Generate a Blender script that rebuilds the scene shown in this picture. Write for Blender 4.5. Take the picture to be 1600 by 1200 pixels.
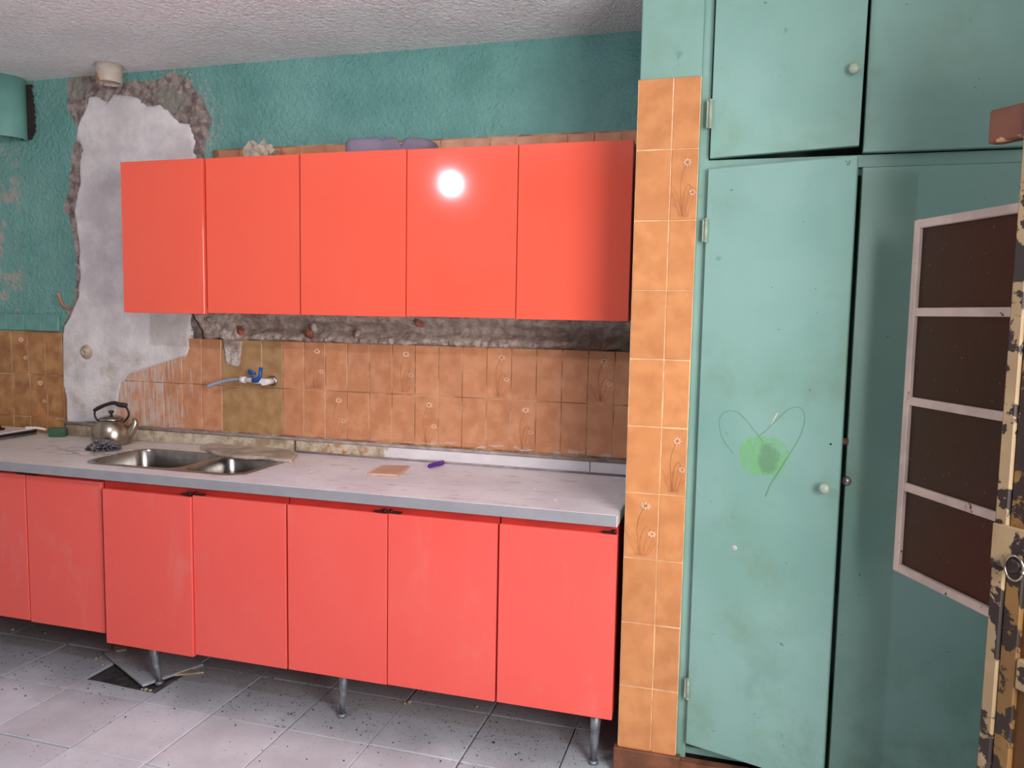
import bpy, bmesh, math, random
import numpy as np
from mathutils import Vector, Matrix
random.seed(7)
rng = np.random.RandomState(5)
S = bpy.context.scene
for o in list(bpy.data.objects):
    bpy.data.objects.remove(o)
COL = S.collection

# ------------------------------------------------------------------ camera
# world: x along the kitchen wall, y = 0 is the kitchen wall (room at y < 0), z up
FPX = 1219.86
CAM = np.array((0.3035, -2.8909, 1.4016))
YAW, PITCH, ROLL = 0.2799, -0.0881, 0.0182
_f = np.array((-math.sin(YAW)*math.cos(PITCH), math.cos(YAW)*math.cos(PITCH), math.sin(PITCH)))
_r = np.array((math.cos(YAW), math.sin(YAW), 0.0))
_u = np.cross(_r, _f)
_r2 = math.cos(ROLL)*_r + math.sin(ROLL)*_u
_u2 = -math.sin(ROLL)*_r + math.cos(ROLL)*_u
cd = bpy.data.cameras.new('camera')
cam = bpy.data.objects.new('camera', cd)
COL.objects.link(cam)
cam.matrix_world = Matrix(((_r2[0], _u2[0], -_f[0], CAM[0]), (_r2[1], _u2[1], -_f[1], CAM[1]),
                           (_r2[2], _u2[2], -_f[2], CAM[2]), (0, 0, 0, 1)))
cd.sensor_width = 36.0
cd.lens = FPX/1600*36.0
cd.clip_start = 0.02
S.camera = cam

def ray(x, y): return _f + _r2*(x-800)/FPX + _u2*(600-y)/FPX
def onY(x, y, Y):
    d = ray(x, y); return CAM + d*((Y-CAM[1])/d[1])
def onZ(x, y, Z):
    d = ray(x, y); return CAM + d*((Z-CAM[2])/d[2])

# ------------------------------------------------------------------ world, lights, exposure
w = bpy.data.worlds.new('world'); S.world = w; w.use_nodes = True
w.node_tree.nodes['Background'].inputs[0].default_value = (0.75, 0.85, 1.0, 1)
w.node_tree.nodes['Background'].inputs[1].default_value = 0.25
S.view_settings.view_transform = 'Standard'
S.view_settings.look = 'None'
S.view_settings.exposure = 0.21
S.view_settings.gamma = 1.0
S.view_settings.use_curve_mapping = False

def area(name, loc, aim, sx, sy, power, col):
    l = bpy.data.lights.new(name, 'AREA'); l.shape = 'RECTANGLE'
    l.size = sx; l.size_y = sy; l.energy = power; l.color = col
    o = bpy.data.objects.new(name, l); COL.objects.link(o)
    o.location = loc
    o.rotation_euler = (Vector(aim)-Vector(loc)).to_track_quat('-Z', 'Y').to_euler()
    return o
# daylight entering by the open doorway in the right-hand wall
day = area('doorway_daylight', (1.54, -2.55, 1.48), (-0.35, -0.65, 0.75), 1.25, 1.25, 58, (1.0, 0.99, 1.0))
day.data.spread = math.radians(150)

# ------------------------------------------------------------------ node helpers
def new_mat(name):
    m = bpy.data.materials.new(name); m.use_nodes = True
    nt = m.node_tree
    return m, nt, nt.nodes['Principled BSDF']
def N(nt, t, **kw):
    n = nt.nodes.new(t)
    for k, v in kw.items(): setattr(n, k, v)
    return n
def L(nt, a, b): nt.links.new(a, b)
def sock(nt, v, inp):
    if isinstance(v, (int, float)): inp.default_value = v
    elif isinstance(v, tuple): inp.default_value = v if len(v) == len(inp.default_value) else (*v, 1)
    else: L(nt, v, inp)
def math_(nt, op, a, b=0.0, c=None, clamp=False):
    n = N(nt, 'ShaderNodeMath', operation=op, use_clamp=clamp)
    sock(nt, a, n.inputs[0]); sock(nt, b, n.inputs[1])
    if c is not None: sock(nt, c, n.inputs[2])
    return n.outputs[0]
def mix(nt, fac, a, b, mode='MIX'):
    n = N(nt, 'ShaderNodeMix', data_type='RGBA', blend_type=mode)
    sock(nt, fac, n.inputs[0]); sock(nt, a, n.inputs[6]); sock(nt, b, n.inputs[7])
    return n.outputs[2]
def ss(nt, v, lo, hi, a=0.0, b=1.0):
    n = N(nt, 'ShaderNodeMapRange', interpolation_type='SMOOTHSTEP')
    sock(nt, v, n.inputs[0])
    for i, q in enumerate((lo, hi, a, b)): n.inputs[i+1].default_value = q
    return n.outputs[0]
def pos(nt):
    return N(nt, 'ShaderNodeNewGeometry').outputs['Position']
def objco(nt):
    return N(nt, 'ShaderNodeTexCoord').outputs['Object']
def scale_vec(nt, v, s):
    n = N(nt, 'ShaderNodeMapping'); L(nt, v, n.inputs[0])
    n.inputs['Scale'].default_value = s; return n.outputs[0]
def noise(nt, v, sc, det=4, rough=0.55, dist=0.0):
    n = N(nt, 'ShaderNodeTexNoise'); L(nt, v, n.inputs['Vector'])
    n.inputs['Scale'].default_value = sc; n.inputs['Detail'].default_value = det
    n.inputs['Roughness'].default_value = rough; n.inputs['Distortion'].default_value = dist
    return n.outputs[0]
def bump(nt, bs, h, strength=0.3, dist=0.01):
    n = N(nt, 'ShaderNodeBump'); n.inputs['Strength'].default_value = strength
    n.inputs['Distance'].default_value = dist; L(nt, h, n.inputs['Height'])
    L(nt, n.outputs[0], bs.inputs['Normal'])
def sep(nt, v):
    n = N(nt, 'ShaderNodeSeparateXYZ'); L(nt, v, n.inputs[0]); return n.outputs
def srgb(r, g, b):
    f = lambda c: c/12.92 if c <= 0.04045 else ((c+0.055)/1.055)**2.4
    return (f(r/255), f(g/255), f(b/255), 1)
def basic(name, col, rough=0.5, metal=0.0, var=0.15, sc=8.0, bmp=0.0, bsc=60.0, spec=0.5):
    m, nt, b = new_mat(name)
    p = pos(nt); n = noise(nt, p, sc, 5)
    dark = tuple(c*(1-var) for c in col[:3])+(1,); lite = tuple(min(1, c*(1+var)) for c in col[:3])+(1,)
    L(nt, mix(nt, ss(nt, n, .35, .65), dark, lite), b.inputs['Base Color'])
    b.inputs['Roughness'].default_value = rough; b.inputs['Metallic'].default_value = metal
    b.inputs['Specular IOR Level'].default_value = spec
    if bmp: bump(nt, b, noise(nt, p, bsc, 5), bmp, 0.01)
    return m

M = {}
# -- wall surface: stored distances decide paint / raw mortar / white skim, noise frays the edges
def make_wall_mat():
    m, nt, b = new_mat('teal_stucco_wall')
    p = pos(nt)
    def att(n): return N(nt, 'ShaderNodeAttribute', attribute_name=n).outputs['Fac']
    sdo, sdw, gro = att('sd_raw'), att('sd_skim'), att('grout')
    n1 = noise(nt, p, 2.2, 5, .6); n2 = noise(nt, p, 26, 6, .65); n3 = noise(nt, p, 90, 4, .6)
    green = mix(nt, ss(nt, n1, .35, .65), srgb(102, 156, 146), srgb(126, 178, 168))
    green = mix(nt, ss(nt, n2, .60, .72, 0, .45), green, srgb(78, 120, 112))
    px = sep(nt, p)
    # worn, dusty left part of the paint
    worn = math_(nt, 'MULTIPLY', ss(nt, px[0], -2.35, -2.9), ss(nt, noise(nt, p, 5, 6, .6), .45, .62))
    green = mix(nt, math_(nt, 'MULTIPLY', worn, .55), green, srgb(126, 170, 158))
    pink = math_(nt, 'MULTIPLY', ss(nt, px[0], -2.88, -2.96), ss(nt, noise(nt, p, 7, 5, .6), .52, .60))
    green = mix(nt, math_(nt, 'MULTIPLY', pink, .8), green, srgb(190, 172, 160))
    raw = mix(nt, ss(nt, n2, .36, .66), srgb(112, 95, 90), srgb(182, 162, 152))
    raw = mix(nt, ss(nt, noise(nt, p, 6, 4), .5, .62), raw, srgb(150, 142, 130))
    skim = mix(nt, ss(nt, noise(nt, p, 7, 6, .62), .36, .7), srgb(208, 198, 196), srgb(236, 226, 223))
    stain = math_(nt, 'MULTIPLY', ss(nt, px[2], 1.30, 1.12), ss(nt, noise(nt, p, 9, 5, .6), .48, .66))
    skim = mix(nt, math_(nt, 'MULTIPLY', stain, .55), skim, srgb(168, 150, 120))
    j1 = math_(nt, 'ADD', sdo, math_(nt, 'MULTIPLY', math_(nt, 'SUBTRACT', n2, .5), .055))
    j2 = math_(nt, 'ADD', sdw, math_(nt, 'MULTIPLY', math_(nt, 'SUBTRACT', noise(nt, p, 38, 6, .6), .5), .03))
    fr = ss(nt, j1, -.003, .003); fw = ss(nt, j2, -.003, .004)
    # flakes of bare plaster scattered outside the raw edge
    fl = math_(nt, 'MULTIPLY', ss(nt, sdo, -.09, -.01), ss(nt, noise(nt, p, 70, 3, .5), .56, .60))
    fl = math_(nt, 'MULTIPLY', fl, ss(nt, px[0], -2.25, -1.95))
    c = mix(nt, math_(nt, 'MULTIPLY', fl, .9), green, srgb(196, 172, 160))
    c = mix(nt, fr, c, raw); c = mix(nt, fw, c, skim)
    c = mix(nt, gro, c, mix(nt, ss(nt, noise(nt, p, 9, 4), .42, .6), srgb(214, 170, 130), srgb(150, 104, 70)))
    L(nt, c, b.inputs['Base Color'])
    b.inputs['Roughness'].default_value = .62
    st = math_(nt, 'ADD', math_(nt, 'MULTIPLY', noise(nt, p, 55, 5, .6), 1.0), math_(nt, 'MULTIPLY', n2, .8))
    smooth = math_(nt, 'SUBTRACT', 1.0, math_(nt, 'MULTIPLY', fw, .8))
    h = math_(nt, 'MULTIPLY', st, smooth)
    bump(nt, b, h, .8, .019)
    return m
M['wall'] = make_wall_mat()

def make_ceiling_mat():
    m, nt, b = new_mat('textured_white_ceiling')
    p = pos(nt)
    L(nt, mix(nt, ss(nt, noise(nt, p, 3, 4), .35, .65), srgb(236, 231, 230), srgb(247, 243, 242)), b.inputs['Base Color'])
    b.inputs['Roughness'].default_value = .8
    h = math_(nt, 'ADD', noise(nt, p, 48, 4, .55, .6), math_(nt, 'MULTIPLY', noise(nt, p, 110, 3), .5))
    bump(nt, b, h, .8, .026)
    return m
M['ceiling'] = make_ceiling_mat()

def make_tile_mat(name, c1, c2, c3, rough=.32, smear=0.0):
    m, nt, b = new_mat(name)
    p = pos(nt); rnd = N(nt, 'ShaderNodeObjectInfo').outputs['Random']
    n = noise(nt, p, 17, 4, .5)
    c = mix(nt, ss(nt, n, .32, .68), c1, c2)
    c = mix(nt, ss(nt, noise(nt, p, 9, 3), .5, .7), c, c3)
    hs = N(nt, 'ShaderNodeHueSaturation'); L(nt, c, hs.inputs['Color'])
    L(nt, math_(nt, 'MULTIPLY_ADD', rnd, .12, .94), hs.inputs['Value'])
    c = hs.outputs[0]
    r = rough
    x = sep(nt, p)
    # limescale and plaster crumbs along the foot of the backsplash
    if smear:
        stre = noise(nt, scale_vec(nt, p, (60, 60, 5)), 1.6, 6, .65)
        blot = noise(nt, p, 14, 6, .65)
        k = ss(nt, x[0], -1.55, -2.3, 0, .26)
        s1 = math_(nt, 'ADD', math_(nt, 'MULTIPLY', stre, .6), math_(nt, 'MULTIPLY', blot, .4))
        s = ss(nt, math_(nt, 'ADD', s1, k), .66, .82)
        s = math_(nt, 'MULTIPLY', s, ss(nt, x[0], -1.62, -1.72, 0, smear))
        far = ss(nt, x[0], -2.5, -2.6, 1, 0)
        s = math_(nt, 'MULTIPLY', s, far)
        foot = math_(nt, 'MULTIPLY', ss(nt, x[2], .905, .882), ss(nt, noise(nt, scale_vec(nt, p, (1, 1, 3)), 16, 5), .52, .56))
        foot = math_(nt, 'MULTIPLY', foot, ss(nt, x[0], -1.3, -.6, .1, .8))
        s = math_(nt, 'MAXIMUM', s, foot)
        c = mix(nt, s, c, srgb(206, 190, 180))
        rr = math_(nt, 'MULTIPLY_ADD', s, .4, rough); L(nt, rr, b.inputs['Roughness'])
    else:
        b.inputs['Roughness'].default_value = rough
    L(nt, c, b.inputs['Base Color'])
    bump(nt, b, noise(nt, p, 30, 3), .06, .01)
    return m
M['tile'] = make_tile_mat('caramel_wall_tile', srgb(192, 126, 86), srgb(212, 148, 108), srgb(202, 136, 96), .36, .8)
M['tile_pillar'] = make_tile_mat('orange_pillar_tile', srgb(192, 124, 74), srgb(210, 141, 88), srgb(200, 131, 80), .38)
M['flower_line'] = basic('flower_stem_glaze', srgb(186, 120, 72), .4)
M['flower_petal'] = basic('flower_petal_glaze', srgb(232, 184, 150), .4)
M['tile_left'] = make_tile_mat('ochre_side_tile', srgb(150, 98, 54), srgb(188, 136, 84), srgb(168, 114, 66), .4)
M['big_tile'] = make_tile_mat('dull_replacement_tile', srgb(160, 118, 74), srgb(184, 144, 100), srgb(172, 130, 84), .45)
M['painted_tile'] = basic('teal_painted_tile', srgb(100, 150, 140), .4, var=.1, sc=20)
M['grout'] = basic('cream_grout', srgb(222, 176, 132), .85, var=.2, sc=20)
M['skirt'] = basic('brown_skirting_tile', srgb(122, 74, 50), .45, var=.3, sc=14, bmp=.1)
def make_laminate(name, c1, c2, dust, rough, x0=None):
    m, nt, b = new_mat(name)
    p = pos(nt)
    c = mix(nt, ss(nt, noise(nt, p, 1.6, 3), .35, .65), c1, c2)
    d = ss(nt, noise(nt, scale_vec(nt, p, (1, 1, .45)), 7, 7, .68, .5), .52, .80)
    sp = ss(nt, noise(nt, p, 75, 2, .5), .735, .76)
    d = math_(nt, 'MULTIPLY', d, dust)
    if x0 is not None:
        d = math_(nt, 'MULTIPLY', d, ss(nt, sep(nt, p)[0], x0[0], x0[1], 2.6, 1.0))
    d = math_(nt, 'MAXIMUM', d, math_(nt, 'MULTIPLY', sp, min(1, dust*1.6)))
    L(nt, mix(nt, d, c, srgb(214, 178, 170)), b.inputs['Base Color'])
    L(nt, math_(nt, 'MULTIPLY_ADD', d, .5, rough), b.inputs['Roughness'])
    b.inputs['Specular IOR Level'].default_value = .45
    bump(nt, b, noise(nt, p, 5, 2), .02, .01)
    return m
M['red_upper'] = make_laminate('coral_gloss_laminate', srgb(241, 94, 71), srgb(242, 97, 74), .03, .09)
M['red_lower'] = make_laminate('coral_dusty_laminate', srgb(240, 93, 82), srgb(241, 97, 86), .13, .38, (-2.3, -1.2))
M['red_body'] = basic('red_cabinet_carcass', srgb(196, 50, 40), .5, var=.1)
M['white_edge'] = basic('white_board_edge', srgb(220, 212, 206), .6)
M['dark_gap'] = basic('dark_carcass_inside', srgb(60, 44, 40), .8)
M['dark_metal'] = basic('dark_pivot_metal', srgb(58, 48, 48), .4, .7)
M['leg'] = basic('grey_painted_metal_leg', srgb(120, 122, 128), .42, .45, var=.3, sc=40)
def make_counter():
    m, nt, b = new_mat('dusty_beige_worktop')
    p = pos(nt); x = sep(nt, p)
    c = mix(nt, ss(nt, noise(nt, p, 4, 6, .6), .35, .65), srgb(228, 216, 220), srgb(242, 234, 238))
    c = mix(nt, ss(nt, x[0], -1.0, -2.3, 0, .6), c, srgb(212, 196, 176))
    st = math_(nt, 'MULTIPLY', ss(nt, noise(nt, scale_vec(nt, p, (2.0, 5, 1)), 5, 6, .65), .55, .7), .5)
    c = mix(nt, st, c, srgb(150, 132, 116))
    dx = math_(nt, 'MULTIPLY', math_(nt, 'ADD', x[0], 2.1), 1.6); dy = math_(nt, 'MULTIPLY', math_(nt, 'ADD', x[1], .32), 6)
    r = math_(nt, 'SQRT', math_(nt, 'ADD', math_(nt, 'MULTIPLY', dx, dx), math_(nt, 'MULTIPLY', dy, dy)))
    rust = math_(nt, 'MULTIPLY', ss(nt, r, 1.0, .2), ss(nt, noise(nt, scale_vec(nt, p, (3, 9, 1)), 6, 6, .65), .46, .6))
    c = mix(nt, math_(nt, 'MULTIPLY', rust, .75), c, srgb(112, 84, 64))
    c = mix(nt, ss(nt, noise(nt, p, 120, 2), .73, .76, 0, .7), c, srgb(70, 58, 52))
    L(nt, c, b.inputs['Base Color']); b.inputs['Roughness'].default_value = .42
    return m
M['counter'] = make_counter()
M['counter_edge'] = basic('grey_edge_strip', srgb(150, 148, 152), .4, var=.05, sc=12)
def make_upstand():
    m, nt, b = new_mat('chipped_white_upstand')
    p = pos(nt); x = sep(nt, p)
    white = mix(nt, ss(nt, noise(nt, p, 8, 4), .3, .7), srgb(214, 204, 204), srgb(228, 220, 220))
    old = mix(nt, ss(nt, noise(nt, p, 16, 6, .7), .38, .62), srgb(158, 134, 108), srgb(206, 190, 166))
    k = math_(nt, 'ADD', x[0], math_(nt, 'MULTIPLY', math_(nt, 'SUBTRACT', noise(nt, p, 18, 5), .5), .35))
    c = mix(nt, ss(nt, k, -1.02, -1.06), white, old)
    rust = math_(nt, 'MULTIPLY', ss(nt, math_(nt, 'ABSOLUTE', math_(nt, 'ADD', k, 1.2)), .22, .05), ss(nt, noise(nt, p, 40, 5), .5, .6))
    c = mix(nt, rust, c, srgb(178, 120, 62))
    L(nt, c, b.inputs['Base Color']); b.inputs['Roughness'].default_value = .5
    return m
M['upstand'] = make_upstand()
M['trim'] = basic('grey_trim', srgb(156, 142, 138), .55, var=.2, sc=25)
M['steel'] = basic('brushed_stainless', srgb(150, 146, 142), .24, 1.0, var=.2, sc=20)
M['kettle'] = basic('dull_kettle_metal', srgb(168, 156, 140), .27, 1.0, var=.16, sc=14)
M['black'] = basic('black_plastic', srgb(34, 30, 32), .4)
M['white_pl'] = basic('white_plastic', srgb(236, 228, 224), .35, var=.04)
M['blue_pl'] = basic('blue_plastic', srgb(20, 84, 160), .35, var=.06)
M['green_sp'] = basic('green_sponge', srgb(62, 92, 70), .9, var=.15, sc=50, bmp=.4, bsc=150)
M['wool'] = basic('steel_wool', srgb(150, 142, 146), .4, .3, var=.4, sc=120)
M['purple'] = basic('purple_plastic', srgb(84, 30, 130), .4)
M['pink_tile'] = basic('pink_clay_tile_back', srgb(214, 164, 138), .6, var=.1)
M['pink_edge'] = basic('raw_clay', srgb(186, 116, 84), .7)
M['crumb'] = basic('plaster_crumb', srgb(216, 204, 190), .9)
M['cement'] = basic('stained_cement', srgb(182, 162, 142), .85, var=.25, sc=14, bmp=.6, bsc=70)
M['lilac_pl'] = basic('grey_lilac_plastic', srgb(128, 116, 132), .45, var=.12)
def make_floor_tile():
    m, nt, b = new_mat('grey_floor_tile')
    p = pos(nt); rnd = N(nt, 'ShaderNodeObjectInfo').outputs['Random']; x = sep(nt, p)
    c = mix(nt, ss(nt, noise(nt, p, 5, 6, .6), .35, .65), srgb(196, 203, 208), srgb(212, 220, 226))
    hs = N(nt, 'ShaderNodeHueSaturation'); L(nt, c, hs.inputs['Color'])
    L(nt, math_(nt, 'MULTIPLY_ADD', rnd, .18, .91), hs.inputs['Value']); c = hs.outputs[0]
    # unswept grit near the cabinet feet
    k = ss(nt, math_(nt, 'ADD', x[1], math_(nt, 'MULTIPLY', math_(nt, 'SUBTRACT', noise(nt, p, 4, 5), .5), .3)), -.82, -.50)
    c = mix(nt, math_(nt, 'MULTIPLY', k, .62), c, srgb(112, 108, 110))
    gr = ss(nt, math_(nt, 'ADD', noise(nt, p, 85, 4, .6), math_(nt, 'MULTIPLY', k, .05)), .66, .70)
    c = mix(nt, math_(nt, 'MULTIPLY', gr, .75), c, srgb(60, 54, 54))
    L(nt, c, b.inputs['Base Color']); b.inputs['Roughness'].default_value = .48
    bump(nt, b, noise(nt, p, 25, 5), .12, .01)
    return m
M['floor_tile'] = make_floor_tile()
M['floor_bed'] = basic('dark_floor_grout', srgb(98, 88, 86), .9, var=.25, sc=25, bmp=.4)
M['dirt'] = basic('dark_dirt', srgb(50, 46, 46), .95, var=.4, sc=40, bmp=.6)
def make_closet_mat(name, drawing=None):
    m, nt, b = new_mat(name)
    p = pos(nt); x = sep(nt, p)
    c = mix(nt, ss(nt, noise(nt, p, 2.2, 4), .35, .65), srgb(121, 159, 147), srgb(133, 169, 158))
    c = mix(nt, ss(nt, noise(nt, p, 3.4, 6, .65), .5, .72, 0, .5), c, srgb(114, 140, 112))
    d = ss(nt, noise(nt, scale_vec(nt, p, (1, 1, .8)), 22, 5, .6), .68, .74)
    c = mix(nt, math_(nt, 'MULTIPLY', d, .4), c, srgb(70, 104, 96))
    s = ss(nt, noise(nt, p, 60, 2, .5), .75, .77)
    c = mix(nt, math_(nt, 'MULTIPLY', s, .6), c, srgb(50, 74, 68))
    low = math_(nt, 'MULTIPLY', ss(nt, x[2], .75, .2), ss(nt, noise(nt, p, 5, 6, .65), .42, .65))
    c = mix(nt, math_(nt, 'MULTIPLY', low, .35), c, srgb(86, 112, 96))
    if drawing:
        q = objco(nt); o = sep(nt, q)
        dx = math_(nt, 'DIVIDE', math_(nt, 'SUBTRACT', o[0], drawing[0]), .068)
        dz = math_(nt, 'DIVIDE', math_(nt, 'SUBTRACT', o[2], drawing[1]), .056)
        nn = math_(nt, 'MULTIPLY', math_(nt, 'SUBTRACT', noise(nt, q, 22, 6, .65), .5), 2.2)
        ex = math_(nt, 'POWER', math_(nt, 'ABSOLUTE', dx), 3.0); ez = math_(nt, 'POWER', math_(nt, 'ABSOLUTE', dz), 3.0)
        r = math_(nt, 'ADD', math_(nt, 'ADD', ex, ez), nn)
        k = math_(nt, 'MULTIPLY', ss(nt, r, 1.1, .75), ss(nt, noise(nt, scale_vec(nt, q, (3, 1, 1)), 30, 5), .36, .52, .4, .95))
        c = mix(nt, math_(nt, 'MULTIPLY', k, .72), c, srgb(108, 170, 96))
        dx = math_(nt, 'DIVIDE', math_(nt, 'SUBTRACT', o[0], drawing[0]+.012), .036)
        dz = math_(nt, 'DIVIDE', math_(nt, 'SUBTRACT', o[2], drawing[1]-.008), .05)
        r = math_(nt, 'ADD', math_(nt, 'ADD', math_(nt, 'MULTIPLY', dx, dx), math_(nt, 'MULTIPLY', dz, dz)), math_(nt, 'MULTIPLY', nn, 1.4))
        c = mix(nt, math_(nt, 'MULTIPLY', ss(nt, r, 1.1, .2), .6), c, srgb(92, 124, 98))
    L(nt, c, b.inputs['Base Color']); b.inputs['Roughness'].default_value = .42
    bump(nt, b, noise(nt, scale_vec(nt, p, (1, 1, .2)), 40, 4), .08, .01)
    return m
M['closet'] = make_closet_mat('pale_teal_gloss_paint')
M['crayon'] = basic('green_crayon_line', srgb(102, 152, 114), .7, var=.05)
M['chip_pink'] = basic('bare_undercoat_chip', srgb(196, 184, 178), .8)
M['knob'] = basic('greenish_knob', srgb(158, 170, 150), .35)
M['knob_grey'] = basic('grey_metal_knob', srgb(150, 140, 136), .28, .6)
def make_chipped(name, paint, under, thr, sc=14):
    m, nt, b = new_mat(name)
    p = pos(nt)
    n = noise(nt, p, sc, 7, .62, .3)
    k = ss(nt, n, thr, thr+.025)
    a = mix(nt, ss(nt, noise(nt, p, 9, 3), .4, .6), paint, tuple(c*.82 for c in paint[:3])+(1,))
    L(nt, mix(nt, k, a, under), b.inputs['Base Color'])
    b.inputs['Roughness'].default_value = .55
    bump(nt, b, math_(nt, 'SUBTRACT', 1.0, k), .3, .004)
    return m
M['vent_paint'] = make_chipped('chipped_pinkish_white_paint', srgb(206, 184, 172), srgb(84, 52, 40), .64, 22)
M['door_paint'] = make_chipped('flaking_cream_paint', srgb(160, 134, 100), srgb(40, 28, 24), .50, 13)
M['door_amber'] = make_chipped('flaking_amber_paint', srgb(128, 92, 48), srgb(40, 26, 18), .46, 16)
M['rust_brown'] = make_chipped('rust_brown_block', srgb(104, 56, 34), srgb(176, 132, 92), .58, 14)
def make_glass(name, col):
    m, nt, b = new_mat(name)
    p = pos(nt)
    L(nt, mix(nt, ss(nt, noise(nt, p, 130, 2), .72, .75), col, srgb(150, 120, 100)), b.inputs['Base Color'])
    b.inputs['Roughness'].default_value = .30
    b.inputs['Specular IOR Level'].default_value = .25
    b.inputs['Transmission Weight'].default_value = .15
    bump(nt, b, noise(nt, p, 130, 3), .12, .004)
    return m
M['brown_glass'] = make_glass('textured_brown_glass', srgb(58, 40, 32))
M['amber_glass'] = make_glass('amber_glass', srgb(92, 56, 22))
M['brick'] = basic('broken_red_brick', srgb(158, 92, 74), .9, var=.3, sc=40, bmp=.5)
def make_rubble():
    m, nt, b = new_mat('crumbled_mortar')
    p = pos(nt)
    c = mix(nt, ss(nt, noise(nt, p, 30, 6, .65), .38, .64), srgb(158, 138, 128), srgb(206, 190, 178))
    c = mix(nt, ss(nt, noise(nt, scale_vec(nt, p, (.5, 1, 1.5)), 15, 4), .56, .66, 0, .45), c, srgb(160, 112, 96))
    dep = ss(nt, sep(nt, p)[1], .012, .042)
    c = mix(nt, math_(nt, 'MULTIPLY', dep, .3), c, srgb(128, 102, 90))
    L(nt, c, b.inputs['Base Color']); b.inputs['Roughness'].default_value = .95
    bump(nt, b, noise(nt, p, 110, 5), .5, .01)
    return m
M['rubble'] = make_rubble()
M['plain_wall'] = basic('plain_room_wall', srgb(214, 214, 208), .8, var=.05)
M['pipe_green'] = basic('teal_painted_duct', srgb(112, 160, 148), .45, var=.08)
M['soot'] = basic('dark_soot', srgb(46, 36, 34), .95, var=.3)
M['pipe_white'] = make_chipped('stained_cream_duct', srgb(206, 188, 170), srgb(170, 122, 84), .6, 12)
M['pvc'] = basic('grey_flexible_hose', srgb(152, 160, 180), .3)

# ------------------------------------------------------------------ mesh helpers
def link(o, parent=None):
    COL.objects.link(o)
    if parent is not None: o.parent = parent
    return o
def mobj(name, me, mat=None, parent=None, loc=None, rot=None):
    if isinstance(me, bmesh.types.BMesh):
        bm = me; me = bpy.data.meshes.new(name); bm.to_mesh(me); bm.free()
    if mat is not None and not me.materials:
        for k in (mat if isinstance(mat, (list, tuple)) else [mat]): me.materials.append(M[k])
    o = bpy.data.objects.new(name, me)
    if loc is not None: o.location = loc
    if rot is not None: o.rotation_euler = rot
    return link(o, parent)
def tag(o, label, cat, group=None):
    o['label'] = label; o['category'] = cat
    if group: o['group'] = group
    return o
def struct(o):
    o['kind'] = 'structure'; return o
def thing(name, label, cat, loc=(0, 0, 0), rz=0, group=None):
    o = bpy.data.objects.new(name, None); o.location = loc; o.rotation_euler = (0, 0, rz)
    o.empty_display_size = .05
    return tag(link(o), label, cat, group)
def smooth(me_or_o, ang=None):
    me = me_or_o.data if hasattr(me_or_o, 'data') else me_or_o
    for f in me.polygons: f.use_smooth = True
    if ang is not None and hasattr(me, 'set_sharp_from_angle'): me.set_sharp_from_angle(angle=ang)
    return me_or_o
def bbox(bm, x0, x1, y0, y1, z0, z1, bev=0.0, seg=1):
    g = bmesh.ops.create_cube(bm, size=1.0)['verts']
    for v in g:
        v.co = Vector(((x0+x1)/2+v.co.x*(x1-x0), (y0+y1)/2+v.co.y*(y1-y0), (z0+z1)/2+v.co.z*(z1-z0)))
    if bev > 0:
        es = list({e for v in g for e in v.link_edges})
        bmesh.ops.bevel(bm, geom=es, offset=bev, segments=seg, affect='EDGES', profile=.5)
    return bm
def box(x0, x1, y0, y1, z0, z1, bev=0.0, seg=1):
    return bbox(bmesh.new(), x0, x1, y0, y1, z0, z1, bev, seg)
def tube(bm, pts, rad, n=8, cap=True, mi=0):
    pts = [Vector(p) for p in pts]
    if isinstance(rad, (int, float)): rad = [rad]*len(pts)
    rings = []; up = None
    for i, p in enumerate(pts):
        t = (pts[min(i+1, len(pts)-1)]-pts[max(i-1, 0)]).normalized()
        if up is None:
            up = Vector((0, 0, 1)) if abs(t.z) < .9 else Vector((1, 0, 0))
        a = t.cross(up).normalized(); b2 = a.cross(t).normalized(); up = b2
        rings.append([bm.verts.new(p+(a*math.cos(2*math.pi*k/n)+b2*math.sin(2*math.pi*k/n))*rad[i]) for k in range(n)])
    for i in range(len(rings)-1):
        for k in range(n):
            f = bm.faces.new((rings[i][k], rings[i][(k+1) % n], rings[i+1][(k+1) % n], rings[i+1][k])); f.material_index = mi; f.smooth = True
    if cap:
        bm.faces.new(rings[0][::-1]).material_index = mi; bm.faces.new(rings[-1]).material_index = mi
    return bm
def lathe(bm, prof, n=32, c=(0, 0, 0)):
    rings = []
    for r, z in prof:
        if r < 1e-5: rings.append([bm.verts.new((c[0], c[1], c[2]+z))])
        else: rings.append([bm.verts.new((c[0]+r*math.cos(2*math.pi*k/n), c[1]+r*math.sin(2*math.pi*k/n), c[2]+z)) for k in range(n)])
    for i in range(len(rings)-1):
        a, b2 = rings[i], rings[i+1]
        for k in range(n):
            k2 = (k+1) % n
            if len(a) == 1 and len(b2) == 1: continue
            if len(a) == 1: f = bm.faces.new((a[0], b2[k2], b2[k]))
            elif len(b2) == 1: f = bm.faces.new((a[k], a[k2], b2[0]))
            else: f = bm.faces.new((a[k], a[k2], b2[k2], b2[k]))
            f.smooth = True
    bmesh.ops.recalc_face_normals(bm, faces=bm.faces)
    return bm
def prism(bm, poly, z0, z1):
    """poly in xy, extruded in z"""
    lo = [bm.verts.new((x, y, z0)) for x, y in poly]; hi = [bm.verts.new((x, y, z1)) for x, y in poly]
    n = len(poly)
    bm.faces.new(hi); bm.faces.new(lo[::-1])
    for k in range(n): bm.faces.new((lo[k], lo[(k+1) % n], hi[(k+1) % n], hi[k]))
    bmesh.ops.recalc_face_normals(bm, faces=bm.faces)
    return bm
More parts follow.
